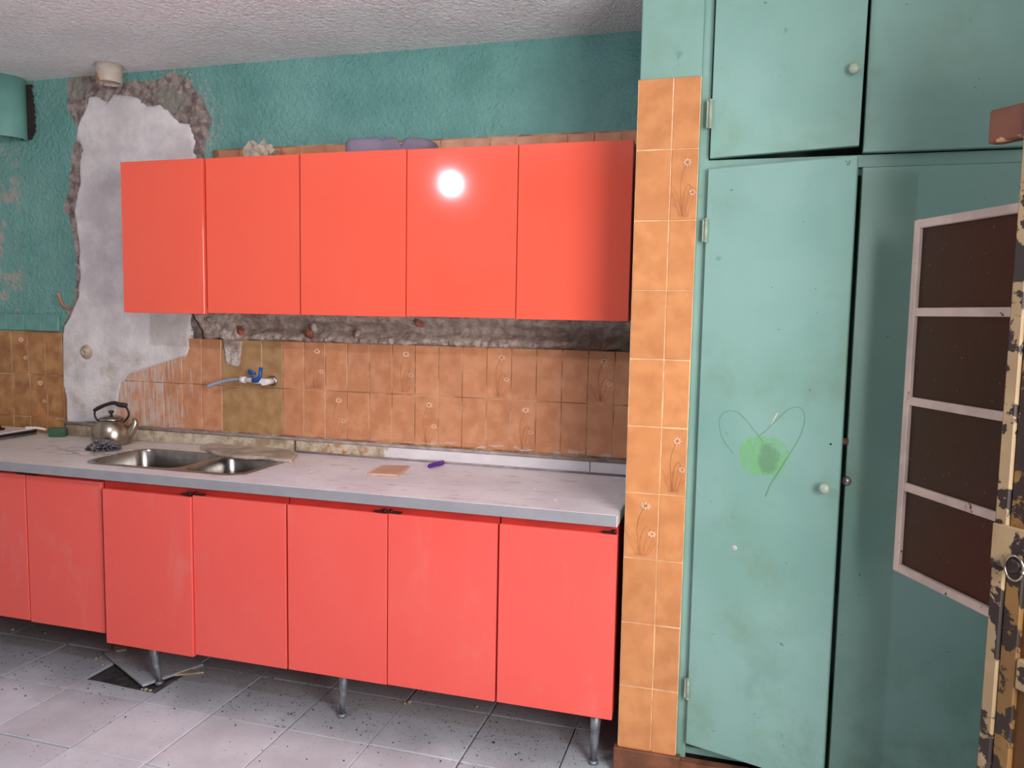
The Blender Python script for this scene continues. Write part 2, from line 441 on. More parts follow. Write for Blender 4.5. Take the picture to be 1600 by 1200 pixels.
def smooth_path(pts, n=6):
    P = [np.array(p, float) for p in pts]; out = []
    for i in range(len(P)-1):
        p0 = P[max(i-1, 0)]; p1 = P[i]; p2 = P[i+1]; p3 = P[min(i+2, len(P)-1)]
        for k in range(n):
            t = k/n
            out.append(.5*((2*p1)+(-p0+p2)*t+(2*p0-5*p1+4*p2-p3)*t*t+(-p0+3*p1-3*p2+p3)*t**3))
    out.append(P[-1]); return [tuple(q) for q in out]
# numpy value noise
def vnoise(x, y, seed=0):
    xi = np.floor(x).astype(np.int64); yi = np.floor(y).astype(np.int64); fx = x-xi; fy = y-yi
    def h(a, b):
        v = (a*374761393+b*668265263+seed*982451653) & 0xFFFFFFFF
        v = ((v ^ (v >> 13))*1274126177) & 0xFFFFFFFF
        return ((v ^ (v >> 16)) & 0xFFFF)/65535.0
    fx = fx*fx*(3-2*fx); fy = fy*fy*(3-2*fy)
    return (h(xi, yi)*(1-fx)+h(xi+1, yi)*fx)*(1-fy)+(h(xi, yi+1)*(1-fx)+h(xi+1, yi+1)*fx)*fy
def fbm(x, y, oct=4, seed=0, g=.55):
    s = 0; a = 1; t = 0
    for o in range(oct):
        s = s+a*vnoise(x*2**o, y*2**o, seed+o); t += a; a *= g
    return s/t-.5
def sdist(px, pz, poly):
    """signed distance, positive inside"""
    poly = np.array(poly); ins = np.zeros(px.shape, bool); d = np.full(px.shape, 1e9)
    for i in range(len(poly)):
        ax, az = poly[i]; bx, bz = poly[(i+1) % len(poly)]
        c = ((az > pz) != (bz > pz))
        with np.errstate(divide='ignore', invalid='ignore'):
            xi = (bx-ax)*(pz-az)/(bz-az+1e-12)+ax
        ins ^= c & (px < xi)
        ex, ez = bx-ax, bz-az
        t = np.clip(((px-ax)*ex+(pz-az)*ez)/(ex*ex+ez*ez+1e-12), 0, 1)
        d = np.minimum(d, np.hypot(px-ax-t*ex, pz-az-t*ez))
    return np.where(ins, d, -d)
def grid_mesh(name, X, Z, Y):
    """X: nx, Z: nz, Y: (nz,nx) wall-like sheet facing -y"""
    nx, nz = len(X), len(Z); gx, gz = np.meshgrid(X, Z)
    co = np.stack((gx, Y, gz), -1).reshape(-1, 3)
    i = np.arange((nz-1)*(nx-1)); r = i//(nx-1); c = i % (nx-1); a = r*nx+c
    F = np.stack((a, a+1, a+nx+1, a+nx), -1)
    me = bpy.data.meshes.new(name)
    me.vertices.add(len(co)); me.vertices.foreach_set('co', co.ravel())
    me.loops.add(F.size); me.loops.foreach_set('vertex_index', F.ravel().astype(np.int32))
    me.polygons.add(len(F)); me.polygons.foreach_set('loop_start', (np.arange(len(F))*4).astype(np.int32))
    me.polygons.foreach_set('use_smooth', np.ones(len(F), bool))
    me.update(calc_edges=True); me.validate()
    return me

# ================================================================== ROOM SHELL
CEIL = 2.42
XL, XR, YR = -3.7, 1.44, -4.4
# ---- kitchen wall: traced outlines of the bare patch
raw_px = [(104,125),(118,120),(140,116),(165,112),(192,128),(215,126),(235,128),(250,121),(270,114),(287,118),(300,134),(314,150),(321,168),(330,186),(327,202),(322,216),(319,236),(322,262),
          (345,300),(350,470),(345,532),(303,545),(299,560),(270,569),(240,579),(208,592),(196,602),(192,622),(187,660),(104,664),(103,622),(98,602),(97,532),(98,506),(104,494),(112,470),(117,440),
          (118,400),(114,370),(106,342),(99,327),(101,310),(109,290),(106,270),(112,250),(113,226),(126,206),(113,190),(104,165)]
skim_px = [(138,152),(150,150),(165,160),(176,147),(195,149),(214,151),(228,165),(250,164),(262,175),(280,190),(296,194),(301,206),(304,222),(304,248),(308,300),(308,460),(298,500),(301,545),(296,558),
           (268,566),(238,576),(205,588),(194,600),(190,622),(185,660),(107,664),(106,622),(101,602),(100,532),(102,508),(110,490),(121,465),(124,430),(123,395),(120,360),(115,335),(118,310),(124,285),(122,255),(128,235),(120,216),(120,198),(126,183),(134,168)]
toW = lambda L_: [(onY(x, y, 0)[0], onY(x, y, 0)[2]) for x, y in L_]
RAW, SKIM = toW(raw_px), toW(skim_px)
X = np.concatenate((np.linspace(XL, -3.12, 8), np.arange(-3.11, .02, .0065), np.linspace(.05, XR, 12)))
Z = np.concatenate((np.linspace(0, .78, 6), np.arange(.79, CEIL-.003, .0065), [CEIL]))
gx, gz = np.meshgrid(X, Z)
sdo = sdist(gx, gz, RAW); sdw = sdist(gx, gz, SKIM)
RUB0, RUB1 = 1.262, 1.47
tile_zone = ((gz < 1.275) & (gx > -2.50) & (sdw < .0)) | ((gz < 1.285) & (gx < -2.66) & (sdo < -.004)) | ((gz > 1.46) & (gz < 2.072) & (gx > -1.86) & (sdo < -.004))
Y = fbm(gx*9, gz*9, 5, 1)*.006 + fbm(gx*2, gz*2, 2, 9)*.012
inr = np.clip(sdo/.012, 0, 1); inw = np.clip(sdw/.01, 0, 1)
Yraw = .006+fbm(gx*26, gz*26, 4, 3, .7)*.024+fbm(gx*70, gz*70, 2, 4)*.006
Yskim = -.004+fbm(gx*5, gz*3, 4, 21)*.008-.0135*np.clip((1.36-gz)/.06, 0, 1)
Y = Y*(1-inr)+Yraw*inr
Y = Y*(1-inw)+Yskim*inw
# hollow arc on the right shoulder of the patch
Y = np.where(tile_zone, -.0100, Y)
inrub = (gx > -1.985+.5*(1.39-gz)) & (gz > RUB0+.008) & (gz < RUB1-.01) & (gx < .02)
Y = np.where(inrub, .10, Y)
me = grid_mesh('wall_back', X, Z, Y)
for nm, arr in (('sd_raw', sdo), ('sd_skim', sdw), ('grout', tile_zone.astype(float))):
    a = me.attributes.new(nm, 'FLOAT', 'POINT'); a.data.foreach_set('value', arr.ravel().astype(np.float32))
wall_back = struct(mobj('wall_back', me, 'wall'))

# rubble chase cut along the wall under the wall cabinets
XR_ = np.arange(-2.03, .012, .0045); ZR_ = np.arange(1.13, RUB1+.006, .0042)
rx, rz = np.meshgrid(XR_, ZR_)
edge_lo = RUB0+.002+fbm(rx*14, rx*0+3, 3, 31)*.030
edge_lo = edge_lo-.115*np.exp(-((rx+1.768)/.042)**8)           # mortar tongue beside the tap
edge_lo = edge_lo-.0*rx
prof = np.clip((rz-edge_lo)/.012, 0, 1)
t = (rz-RUB0)/(1.39-RUB0)
groove = .012+.040*np.exp(-((t-.55)/.24)**2)+.012*np.clip(t-.9, 0, 1)
tong = np.exp(-((rx+1.768)/.05)**6)*(rz < RUB0+.01)
groove = np.where(tong > .3, .001, groove)
yy = groove+fbm(rx*9, rz*30, 5, 41, .62)*.026+fbm(rx*55, rz*60, 3, 47, .6)*.008*(1+2*(t < .3))
yy = -.0115*(1-prof)*0+yy*prof+(1-prof)*.03
lft = np.clip((-1.76-rx+.4*(1.39-rz))/.03, 0, 1)
yy = yy*(1-lft)+lft*(-.012+fbm(rx*32, rz*32, 4, 61, .7)*.030)*prof+lft*(1-prof)*.03
lf2 = np.clip((-1.965+.5*(1.39-rz)-rx)/.02, 0, 1); yy = yy*(1-lf2)+lf2*.03
yy = np.where(tong > .3, (-.020+fbm(rx*50, rz*50, 4, 51)*.010)*prof+(1-prof)*.03, yy)
yy = np.clip(yy, -.026, .09)
keep_y = yy
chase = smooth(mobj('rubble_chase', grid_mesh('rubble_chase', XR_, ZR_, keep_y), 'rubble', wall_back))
chase['label'] = 'rough chase of broken mortar and brick cut in the wall'
for (px_, py_, s, sd) in ((375, 520, .030, 1), (365, 512, .022, 2), (484, 522, .022, 3), (492, 513, .018, 4), (655, 505, .018, 5), (430, 540, .015, 6), (560, 520, .016, 7)):
    bm = bmesh.new(); bmesh.ops.create_icosphere(bm, subdivisions=2, radius=s)
    q = random.Random(sd)
    for v in bm.verts: v.co = Vector((v.co.x*1.25, v.co.y*.7, v.co.z*.8))*(1+q.uniform(-.22, .22))
    p_ = onY(px_, py_, .018)
    mobj('brick_fragment', bm, 'brick' if sd in (1, 3, 5) else 'rubble', wall_back, (p_[0], .016, p_[2]), (q.uniform(0, 3), q.uniform(0, 3), q.uniform(0, 3)))

# ---- wall tiles
TW, TH, GAP = .1, .2, .0026
def tile_mesh(name, w_, h_, mat, th=.0085, bev=.0018):
    m_ = bpy.data.meshes.new(name); bm = box(GAP/2, w_-GAP/2, -th, 0, GAP/2, h_-GAP/2, bev); bm.to_mesh(m_); bm.free()
    m_.materials.append(M[mat]); return m_
def flower_mesh(name='flower_relief'):
    bm = bmesh.new(); k = .1; y0 = -.0088
    def P(a): return [(x*k, y0, z*k) for x, z in a]
    def st(a, r0, r1):
        pp = smooth_path(P(a), 5); tube(bm, pp, list(np.linspace(r0, r1, len(pp))), 4)
    st([(.48, .12), (.42, .55), (.38, .95), (.44, 1.3), (.58, 1.58)], .0016, .0009)
    st([(.5, .12), (.48, .5), (.55, .85), (.68, 1.0), (.8, .88)], .0014, .0008)
    q = random.Random(3)
    for b_ in range(13):
        x0_ = .35+.035*b_*.8; lean = (b_-6)*.07+q.uniform(-.05, .05); hh = q.uniform(.35, .95)
        st([(x0_, .1), (x0_+lean*.35, .1+hh*.55), (min(.93, max(.06, x0_+lean*1.3)), .1+hh)], .0006, .0003)
    for cx, cz, R, n in ((.6, 1.62, .155, 8), (.82, .78, .125, 7)):
        for a_ in range(n):
            an = 2*math.pi*a_/n; c_ = ((cx+math.cos(an)*R*.68)*k, y0+.0003, (cz+math.sin(an)*R*.5)*k)
            g = bmesh.ops.create_icosphere(bm, subdivisions=1, radius=1)['verts']
            for v in g:
                u_, w_ = v.co.x*R*.46*k, v.co.z*R*.27*k
                v.co = Vector((c_[0]+u_*math.cos(an)-w_*math.sin(an), c_[1]+v.co.y*.0022, c_[2]+(u_*math.sin(an)+w_*math.cos(an))*.8))
            for f in {f for v in g for f in v.link_faces}: f.material_index = 1; f.smooth = True
        g = bmesh.ops.create_icosphere(bm, subdivisions=1, radius=1)['verts']
        for v in g: v.co = Vector((cx*k+v.co.x*R*.22*k, y0+v.co.y*.003, cz*k+v.co.z*R*.18*k))
    m_ = bpy.data.meshes.new(name); bm.to_mesh(m_); bm.free()
    m_.materials.append(M['flower_line']); m_.materials.append(M['flower_petal']); return m_
FLOWER = flower_mesh()
X0, ZJ = -1.5281, 1.0754
T_full = tile_mesh('tile', TW, TH, 'tile'); T_low = tile_mesh('tile', TW, TH, 'tile')
def add_tile(me_, x, z, flower=False, y=-.003, parent=None, jit=.0005):
    o = mobj('tile', me_, None, parent or wall_back, (x, y+random.uniform(-jit, jit), z), (random.uniform(-.002, .002), 0, random.uniform(-.004, .004)))
    if flower: mobj('flower_relief', FLOWER, None, o, (0, 0, 0))
    return o
T_cut = tile_mesh('tile', .122, TH, 'tile')
for i in range(-8, 15):
    x = X0+TW*i
    if i in (-3, -2, -1): continue
    fl_up = i in (1, 5, 9, 13); fl_lo = i in (2, 6, 10)
    add_tile(T_cut if i == 14 else T_full, x, ZJ, fl_up)
    add_tile(T_cut if i == 14 else T_low, x, ZJ-TH, fl_lo)
for i in (-9, -10):
    add_tile(T_low, X0+TW*i, ZJ-TH)
# dull patch of three-wide replacement tiles beside the tap
T_big = tile_mesh('tile', .3, TH, 'big_tile', .0075); T_b2 = tile_mesh('tile', .2, TH, 'big_tile', .0078); T_b1 = tile_mesh('tile', .1, TH, 'big_tile', .0078)
add_tile(T_big, X0-.3, ZJ-TH); add_tile(T_b2, X0-.3, ZJ); add_tile(T_b1, X0-.1, ZJ)
# top strip that shows above the wall cabinets
for i in range(-3, 16):
    x = X0+TW*i
    if x > -.02: break
    add_tile(T_cut if i == 14 else T_full, x, 2.07-TH)
# tiles left of the plaster patch
T_l = tile_mesh('tile', .1, TH, 'tile_left'); T_lc = tile_mesh('tile', .05, TH, 'tile_left'); T_lp = tile_mesh('tile', .1, .078, 'painted_tile', .014)
for j, x in enumerate([-2.782-.1*k for k in range(10)]):
    add_tile(T_l, x, 1.083, j == 2); add_tile(T_l, x+.004, .883, j == 1); add_tile(T_l, x, .683)
    add_tile(T_lp, x-.012, 1.288)
add_tile(T_lc, -2.682, 1.083); add_tile(T_lc, -2.678, .883)
# small fixtures left in the bare patch
p_ = onY(137, 550, -.01)
bm = bmesh.new(); lathe(bm, [(.034, 0), (.030, .005), (.018, .006), (.016, .016), (.009, .018), (.008, .008), (0, .006)], 20)
o = mobj('pipe_stub', bm, 'cement', wall_back, (p_[0], -.0165, p_[2]), (math.pi/2, 0, 0))
p_ = onY(103, 470, -.02)
bm = bmesh.new(); tube(bm, smooth_path([(0, .03, -.035), (.002, .0, -.03), (-.004, -.02, -.01), (-.012, -.03, .035)], 4), [.006]*13, 6)
mobj('wall_hook', bm, 'pink_edge', wall_back, (p_[0], p_[1], p_[2]))

# ---- ceiling, floor, other walls
struct(mobj('ceiling', box(XL-.1, XR+.1, YR-.1, .12, CEIL, CEIL+.1), 'ceiling'))
floor = struct(mobj('floor', box(XL-.1, XR+.1, YR-.1, .12, -.12, -.010), 'floor_bed'))
struct(mobj('wall_left', box(XL-.1, XL, YR-.1, .12, 0, CEIL), 'plain_wall'))
bm = bmesh.new()      # right wall with the open doorway
bbox(bm, XR, XR+.05, -1.86, .12, 0, CEIL); bbox(bm, XR, XR+.05, YR-.1, -3.3, 0, CEIL); bbox(bm, XR, XR+.05, -3.3, -1.86, 2.08, CEIL)
struct(mobj('wall_right', bm, 'plain_wall'))
struct(mobj('wall_rear', box(XL, XR, YR, YR+.1, 0, CEIL), 'plain_wall'))
struct(mobj('wall_closet', box(1.075, XR, -.56, .02, 0, CEIL), 'plain_wall'))
# floor tiles
FT = .308
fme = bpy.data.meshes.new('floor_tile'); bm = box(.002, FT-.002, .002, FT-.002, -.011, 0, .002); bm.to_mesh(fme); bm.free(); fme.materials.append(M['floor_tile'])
ix0 = -2.02
FXJ = {0: ix0, 1: -1.690, 2: -1.400, 3: -1.100, 4: -.797, 5: -.482}
jx = lambda i: FXJ.get(i, ix0+FT*i if i < 0 else -.482+FT*(i-5))
for i in range(-6, 13):
    for j in range(-6, 3):
        x = jx(i); wx_ = jx(i+1)-x; y = -.68+FT*j
        if x+FT > XR or x < XL or y+FT > .0 or y < -2.7: continue
        if i == 0 and j == 0: continue
        if x+wx_ > -.01 and y+FT > -.57:
            if x > -.02: continue
            wx_ = -.013-x
        ft_ = mobj('floor_tile', fme, None, floor, (x+random.uniform(-.0015, .0015), y, random.uniform(-.0012, .0012)), (random.uniform(-.003, .003), random.uniform(-.003, .003), random.uniform(-.004, .004)))
        ft_.scale = (wx_/FT, 1, 1)
bm = bmesh.new(); prism(bm, [(-.011, -.678), (.132, -.678), (.132, -.596), (-.011, -.596)], -.011, 0)
mobj('floor_tile', bm, 'floor_tile', floor)
# broken cell: remaining strip, dark hole
bm = bmesh.new(); prism(bm, [(ix0+.002, -.678), (-1.692, -.678), (-1.692, -.61), (ix0+.20, -.606), (ix0+.07, -.598), (ix0+.002, -.60)], -.011, 0)
mobj('floor_tile', bm, 'floor_tile', floor)
bm = bmesh.new(); prism(bm, [(ix0-.004, -.60), (ix0+.29, -.61), (ix0+.31, -.37), (ix0, -.37)], -.0105, -.0095)
mobj('exposed_bed', bm, 'dirt', floor)

# ---- pillar
PX1 = .176
pil = struct(mobj('wall_pillar', box(.003, PX1+.001, -.5745, .02, 0, CEIL, .003), 'painted_tile'))
M['pillar_paint'] = M['closet']
pil.data.materials.clear(); pil.data.materials.append(M['closet'])
mobj('grout_bed', box(.0, PX1, -.5808, -.57, .085, 2.078), 'grout', pil)
Tp1 = tile_mesh('tile', .1, .2, 'tile_pillar', .0085); Tp2 = tile_mesh('tile', .0755, .2, 'tile_pillar', .0085)
for k in range(10):
    z = 2.08-.2*(k+1)
    for c in (0, 1):
        o = add_tile((Tp1, Tp2)[c], .1*c, z, False, -.574, pil, .0008)
        if (c, k) in ((1, 1), (1, 5), (0, 6)):
            f = mobj('flower_relief', FLOWER, None, o, (0, 0, 0))
            if c == 1: f.scale = (.76, 1, 1)
bb = struct(mobj('baseboard_pillar', box(-.012, .19, -.592, -.56, 0, .082, .003), 'skirt'))
bm = bmesh.new()
prism(bm, [(.19, -.590), (.36, -.590), (.40, -.575), (.62, -.59), (1.05, -.59), (1.05, -.56), (.19, -.56)], 0, .072)
struct(mobj('baseboard_closet', bm, 'skirt'))

# ================================================================== WALL CABINETS
def door_panel(name, x0, x1, z0, z1, yf, mat, parent, th=.018, yaw=0.0, hinge='L', dz=0.0, bev=.0012):
    """front face at y = yf; pivot on the hinge side"""
    hx = x0 if hinge == 'L' else x1
    o = mobj(name, box(x0-hx, x1-hx, 0, th, z0, z1, bev), mat, parent, (hx, yf, 0), (0, 0, yaw))
    return o
def local(parent):
    return parent.location
UZ0, UZ1 = 1.388, 1.968
uxs = [-2.040, -1.658, -1.246, -.828, -.4245, -.042]
def wall_cab(label, x0, x1, doors):
    t = thing('wall_cabinet', label, 'cabinet', ((x0+x1)/2, -.16, UZ0), 0, 'red wall cabinets')
    ox, oy, oz = t.location
    a, b2 = x0-ox+.001, x1-ox-.001
    Zt = UZ1-UZ0-.004; D0, D1 = -.148, .145
    bm = bmesh.new()
    bbox(bm, a, a+.016, D0, D1, .004, Zt); bbox(bm, b2-.016, b2, D0, D1, .004, Zt); bbox(bm, a+.016, b2-.016, D0, D1, Zt-.016, Zt)
    bbox(bm, a+.016, b2-.016, D1-.006, D1, .004, Zt-.016)
    mobj('body', bm, 'red_body', t)
    mobj('bottom_panel', box(a+.016, b2-.016, D0, D1-.006, .002, .018), 'white_edge', t)
    for (dx0, dx1, yf, yaw, hg, z0, z1) in doors:
        door_panel('door', dx0-ox, dx1-ox, z0-oz, z1-oz, yf-oy, 'red_upper', t, .018, yaw, hg)
    return t
R = math.radians
wall_cab('double red wall cabinet at the plaster patch, left door proud of its neighbour', uxs[0], uxs[2],
         [(uxs[0], uxs[1]-.001, -.330, R(-1.2), 'L', UZ0-.004, UZ1), (uxs[1]+.005, uxs[2]-.006, -.327, 0, 'R', UZ0, UZ1+.001)])
wall_cab('double red wall cabinet with the grey plastic tray on top', uxs[2], uxs[4],
         [(uxs[2]+.001, uxs[3]-.0015, -.333, R(.25), 'R', UZ0, UZ1+.001), (uxs[3]+.0015, uxs[4]-.0015, -.331, 0, 'L', UZ0+.002, UZ1)])
wall_cab('single red wall cabinet beside the tiled pillar', uxs[4], uxs[5],
         [(uxs[4]+.0015, uxs[5], -.331, 0, 'R', UZ0, UZ1)])

# ================================================================== BASE CABINETS
CT = .812
def leg_mesh(tilt=0.0):
    bm = bmesh.new()
    tube(bm, [(0, 0, .168), (tilt*.33, 0, .11), (tilt*.66, 0, .055), (tilt*.95, 0, .012)], [.0185, .0155, .0125, .0105], 14)
    tube(bm, [(tilt*.95, 0, .012), (tilt, 0, .0)], [.0145, .0165], 14)
    return bm
def base_cab(label, x0, x1, doors, legs, z0, yf, pivots):
    t = thing('base_cabinet', label, 'cabinet', ((x0+x1)/2, -.3, 0), 0, 'red base cabinets')
    ox, oy, _ = t.location
    a, b2 = x0-ox+.001, x1-ox-.001
    Zt = CT-.042
    D0, D1 = yf+.020-oy, -.03-oy
    bm = bmesh.new()
    zs1 = .645 if abs(x0+2.69) < .001 else Zt; zs0 = .645 if abs(x0+1.9295) < .001 else Zt
    bbox(bm, a, a+.016, D0, D1, z0+.004, zs0); bbox(bm, b2-.016, b2, D0, D1, z0+.004, zs1)
    bbox(bm, a+.016, b2-.016, D0, D1, z0+.004, z0+.02); bbox(bm, a+.016, b2-.016, D1-.006, D1, z0+.02, .64)
    mobj('body', bm, 'red_body', t)
    mobj('top_rail', box(a if zs0 < .7 else a+.016, b2 if zs1 < .7 else b2-.016, D0, D0+.016, Zt-.11, Zt), 'red_body', t)
    for (dx0, dx1, zz0, zz1, y_, yaw, hg) in doors:
        door_panel('door', dx0-ox, dx1-ox, zz0, zz1, y_-oy, 'red_lower', t, .018, yaw, hg, 0, .0015)
    for (lx, tilt, ly) in legs:
        o = mobj('leg', leg_mesh(tilt), 'leg', t, (lx-ox, ly-oy, 0)); o.scale = (1, 1, (z0+.006)/.168)
    for (hx, zt, sgn) in pivots:
        bm = bmesh.new(); bbox(bm, -.004, .036, -.010, .006, 0, .0045, .001); tube(bm, [(.0, -.001, -.004), (.0, -.001, .011)], .0055, 8)
        o = mobj('pivot_hinge', bm, 'dark_metal', t, (hx-ox, yf+.010-oy, zt+.001)); o.scale = (sgn, 1, 1)
    return t
BY = -.588
base_cab('single-door red base cabinet under the gas hob', -3.25, -2.692,
         [(-3.245, -2.694, .182, .758, -.574, 0, 'L')],
         [(-3.18, 0, -.50), (-3.18, 0, -.12), (-2.76, 0, -.12)], .176, -.574, [])
base_cab('dusty red base cabinet next to the hob, set higher than its neighbours', -2.69, -1.9305,
         [(-2.688, -2.300, .182, .758, -.574, 0, 'L'), (-2.294, -1.940, .178, .757, -.574, 0, 'R')],
         [(-2.62, .0, -.50), (-2.0, 0, -.12), (-2.62, 0, -.12)], .176, -.574, [(-2.285, .758, 1), (-2.305, .757, -1)])
base_cab('red base cabinet under the sink', -1.9295, -1.153,
         [(-1.918, -1.533, .152, .738, BY-.006, R(-.3), 'R'), (-1.530, -1.156, .160, .744, BY, 0, 'L')],
         [(-1.752, .028, -.545), (-1.85, 0, -.12), (-1.22, 0, -.12)], .16, BY, [(-1.52, .745, 1), (-1.545, .742, -1)])
base_cab('red base cabinet between the sink cabinet and the single-door one', -1.150, -.395,
         [(-1.148, -.777, .161, .744, BY, 0, 'L'), (-.773, -.398, .163, .746, BY, 0, 'R')],
         [(-.958, -.006, -.545), (-1.08, 0, -.12), (-.47, 0, -.12)], .163, BY, [(-.765, .747, 1), (-.788, .746, -1)])
base_cab('single-door red base cabinet beside the tiled pillar', -.392, -.020,
         [(-.391, -.020, .164, .747, BY, 0, 'R')],
         [(-.074, -.004, -.560), (-.33, 0, -.12), (-.06, 0, -.12)], .166, BY, [(-.030, .748, -1)])

# ---- worktop with the sink cut-out
def rrect(x0, x1, y0, y1, r, n=6):
    out = []
    for cx, cy, a0 in ((x1-r, y1-r, 0), (x0+r, y1-r, 90), (x0+r, y0+r, 180), (x1-r, y0+r, 270)):
        for k in range(n+1):
            a = math.radians(a0+90*k/n); out.append((cx+r*math.cos(a), cy+r*math.sin(a)))
    return out
CY0, CX0, CX1 = -.606, -3.25, -.022
SX0, SX1, SY0, SY1 = -2.085, -1.375, -.530, -.185
wt = thing('worktop', 'long dusty beige worktop with a grey front edge over the red base cabinets', 'worktop', (-1.6, -.3, CT))
wx, wy, wz = wt.location
bm = bmesh.new()
outer = [bm.verts.new((x-wx, y-wy, 0)) for x, y in ((CX0, CY0), (CX1, CY0), (CX1, -.016), (CX0, -.016))]
inner = [bm.verts.new((x-wx, y-wy, 0)) for x, y in rrect(SX0+.012, SX1-.012, SY0+.012, SY1-.012, .06)]
es = [bm.edges.new((outer[i], outer[(i+1) % 4])) for i in range(4)]+[bm.edges.new((inner[i], inner[(i+1) % len(inner)])) for i in range(len(inner))]
bmesh.ops.triangle_fill(bm, use_beauty=True, edges=es)
g = bmesh.ops.extrude_face_region(bm, geom=list(bm.faces))
bmesh.ops.translate(bm, verts=[v for v in g['geom'] if isinstance(v, bmesh.types.BMVert)], vec=(0, 0, -.036))
bmesh.ops.recalc_face_normals(bm, faces=bm.faces)
mobj('slab', bm, 'counter', wt)
bm = box(CX0-wx, CX1-wx+.001, CY0-wy-.004, CY0-wy, -.036, -.001, .0015)
mobj('edge_strip', bm, 'counter_edge', wt)
mobj('end_strip', box(CX1-wx, CX1-wx+.004, CY0-wy-.004, -.03-wy, -.036, -.001, .001), 'white_edge', wt)
# upstand along the wall with its grey trim
up = thing('upstand', 'chipped white upstand with grey trim between worktop and tiles', 'upstand', (-1.35, -.02, CT))
bm = bmesh.new()
XU = np.linspace(-2.655, -.015, 90); q = random.Random(4)
for s in range(3):
    pass
xs_ = [(-2.655, -1.47), (-1.455, -.21), (-.207, -.014)]
for a, b2 in xs_:
    mobj('upstand_board', box(a+1.35, b2+1.35, -.012, .010, .0005, .050, .0015), 'upstand', up)
bm = bmesh.new(); tube(bm, [(-2.66+1.35, -.010, .057), (-1.5+1.35, -.011, .056), (-.014+1.35, -.010, .054)], .0075, 8)
mobj('trim_strip', bm, 'trim', up)
bm = bmesh.new(); tube(bm, [(-1.45+1.35, -.014, .004), (-.016+1.35, -.014, .004)], .0045, 6); mobj('seal_bead', bm, 'trim', up)
# lifted slab of cement behind the sink
poly = [(312,697),(330,692),(355,689),(390,693),(423,699),(450,702),(464,706),(455,718),(430,716),(411,713),(385,713),(362,711),(335,706)]
pp = [onZ(x, y, .826) for x, y in poly]
c_ = np.mean(pp, 0)
bm = bmesh.new(); prism(bm, [(p[0]-c_[0], min(p[1], -.036)-c_[1]) for p in pp], 0.0005, .014)
bmesh.ops.bevel(bm, geom=list(bm.edges), offset=.003, segments=1, affect='EDGES')
tag(mobj('cement_slab', bm, 'cement', None, (c_[0], c_[1], CT)), 'long chipped cement slab lying behind the sink', 'slab')

# ---- sink
sk = thing('kitchen_sink', 'stainless steel double-bowl sink set in the worktop', 'sink', ((SX0+SX1)/2, (SY0+SY1)/2, CT))
sx, sy, _ = sk.location
bowls = [(SX0+.022, -1.672), (-1.648, SX1-.022)]
bm = bmesh.new()      # rim plate with two openings
zr = .0025
o_ = [bm.verts.new((x-sx, y-sy, zr)) for x, y in rrect(SX0, SX1, SY0, SY1, .07)]
es = [bm.edges.new((o_[i], o_[(i+1) % len(o_)])) for i in range(len(o_))]
for a, b2 in bowls:
    l_ = [bm.verts.new((x-sx, y-sy, zr)) for x, y in rrect(a, b2, SY0+.022, SY1-.022, .06)]
    es += [bm.edges.new((l_[i], l_[(i+1) % len(l_)])) for i in range(len(l_))]
bmesh.ops.triangle_fill(bm, use_beauty=True, edges=es)
g = bmesh.ops.extrude_face_region(bm, geom=list(bm.faces))
bmesh.ops.translate(bm, verts=[v for v in g['geom'] if isinstance(v, bmesh.types.BMVert)], vec=(0, 0, -.002))
bmesh.ops.recalc_face_normals(bm, faces=bm.faces)
mobj('rim', bm, 'steel', sk)
for a, b2 in bowls:
    bm = bmesh.new(); rings = []
    for (ins, z, rr) in ((0, zr, .06), (.002, -.004, .06), (.010, -.06, .058), (.016, -.125, .055), (.030, -.145, .05), (.055, -.152, .04)):
        rings.append([bm.verts.new((x-sx, y-sy, z)) for x, y in rrect(a+ins, b2-ins, SY0+.022+ins, SY1-.022-ins, rr)])
    for i in range(len(rings)-1):
        for k in range(len(rings[0])):
            f = bm.faces.new((rings[i][k], rings[i][(k+1) % len(rings[0])], rings[i+1][(k+1) % len(rings[0])], rings[i+1][k])); f.smooth = True
    bm.faces.new(rings[-1])
    bmesh.ops.recalc_face_normals(bm, faces=bm.faces)
    b_ = mobj('bowl', bm, 'steel', sk)
    bm = bmesh.new(); lathe(bm, [(0, -.1505), (.02, -.1505), (.022, -.1495), (.034, -.1485), (.036, -.1515)], 20, ((a+b2)/2-sx, (SY0+SY1)/2-sy, 0))
    mobj('drain', bm, 'dark_metal', b_)

# ---- kettle
kt = thing('kettle', 'dull metal kettle with a black handle on the worktop', 'kettle', (-2.285, -.150, CT), R(22))
kt.scale = (.92, .92, .92)
bm = bmesh.new()
lathe(bm, [(0, .001), (.070, .001), (.080, .006), (.087, .026), (.088, .048), (.084, .072), (.074, .096), (.060, .112), (.050, .118)], 40)
mobj('body', bm, 'kettle', kt)
bm = bmesh.new(); lathe(bm, [(.054, .117), (.055, .121), (.050, .127), (.035, .134), (.014, .138), (0, .1385)], 32); lid = mobj('lid', bm, 'kettle', kt)
bm = bmesh.new(); lathe(bm, [(.006, .137), (.0055, .146), (.011, .149), (.012, .156), (.009, .160), (0, .161)], 16); mobj('lid_knob', bm, 'black', lid)
bm = bmesh.new(); tube(bm, smooth_path([(.060, 0, .040), (.085, 0, .062), (.102, 0, .088), (.108, 0, .112)], 5), list(np.linspace(.030, .013, 16)), 16)
tube(bm, [(.105, 0, .110), (.112, 0, .116)], [.0145, .0145], 12); mobj('spout', bm, 'kettle', kt)
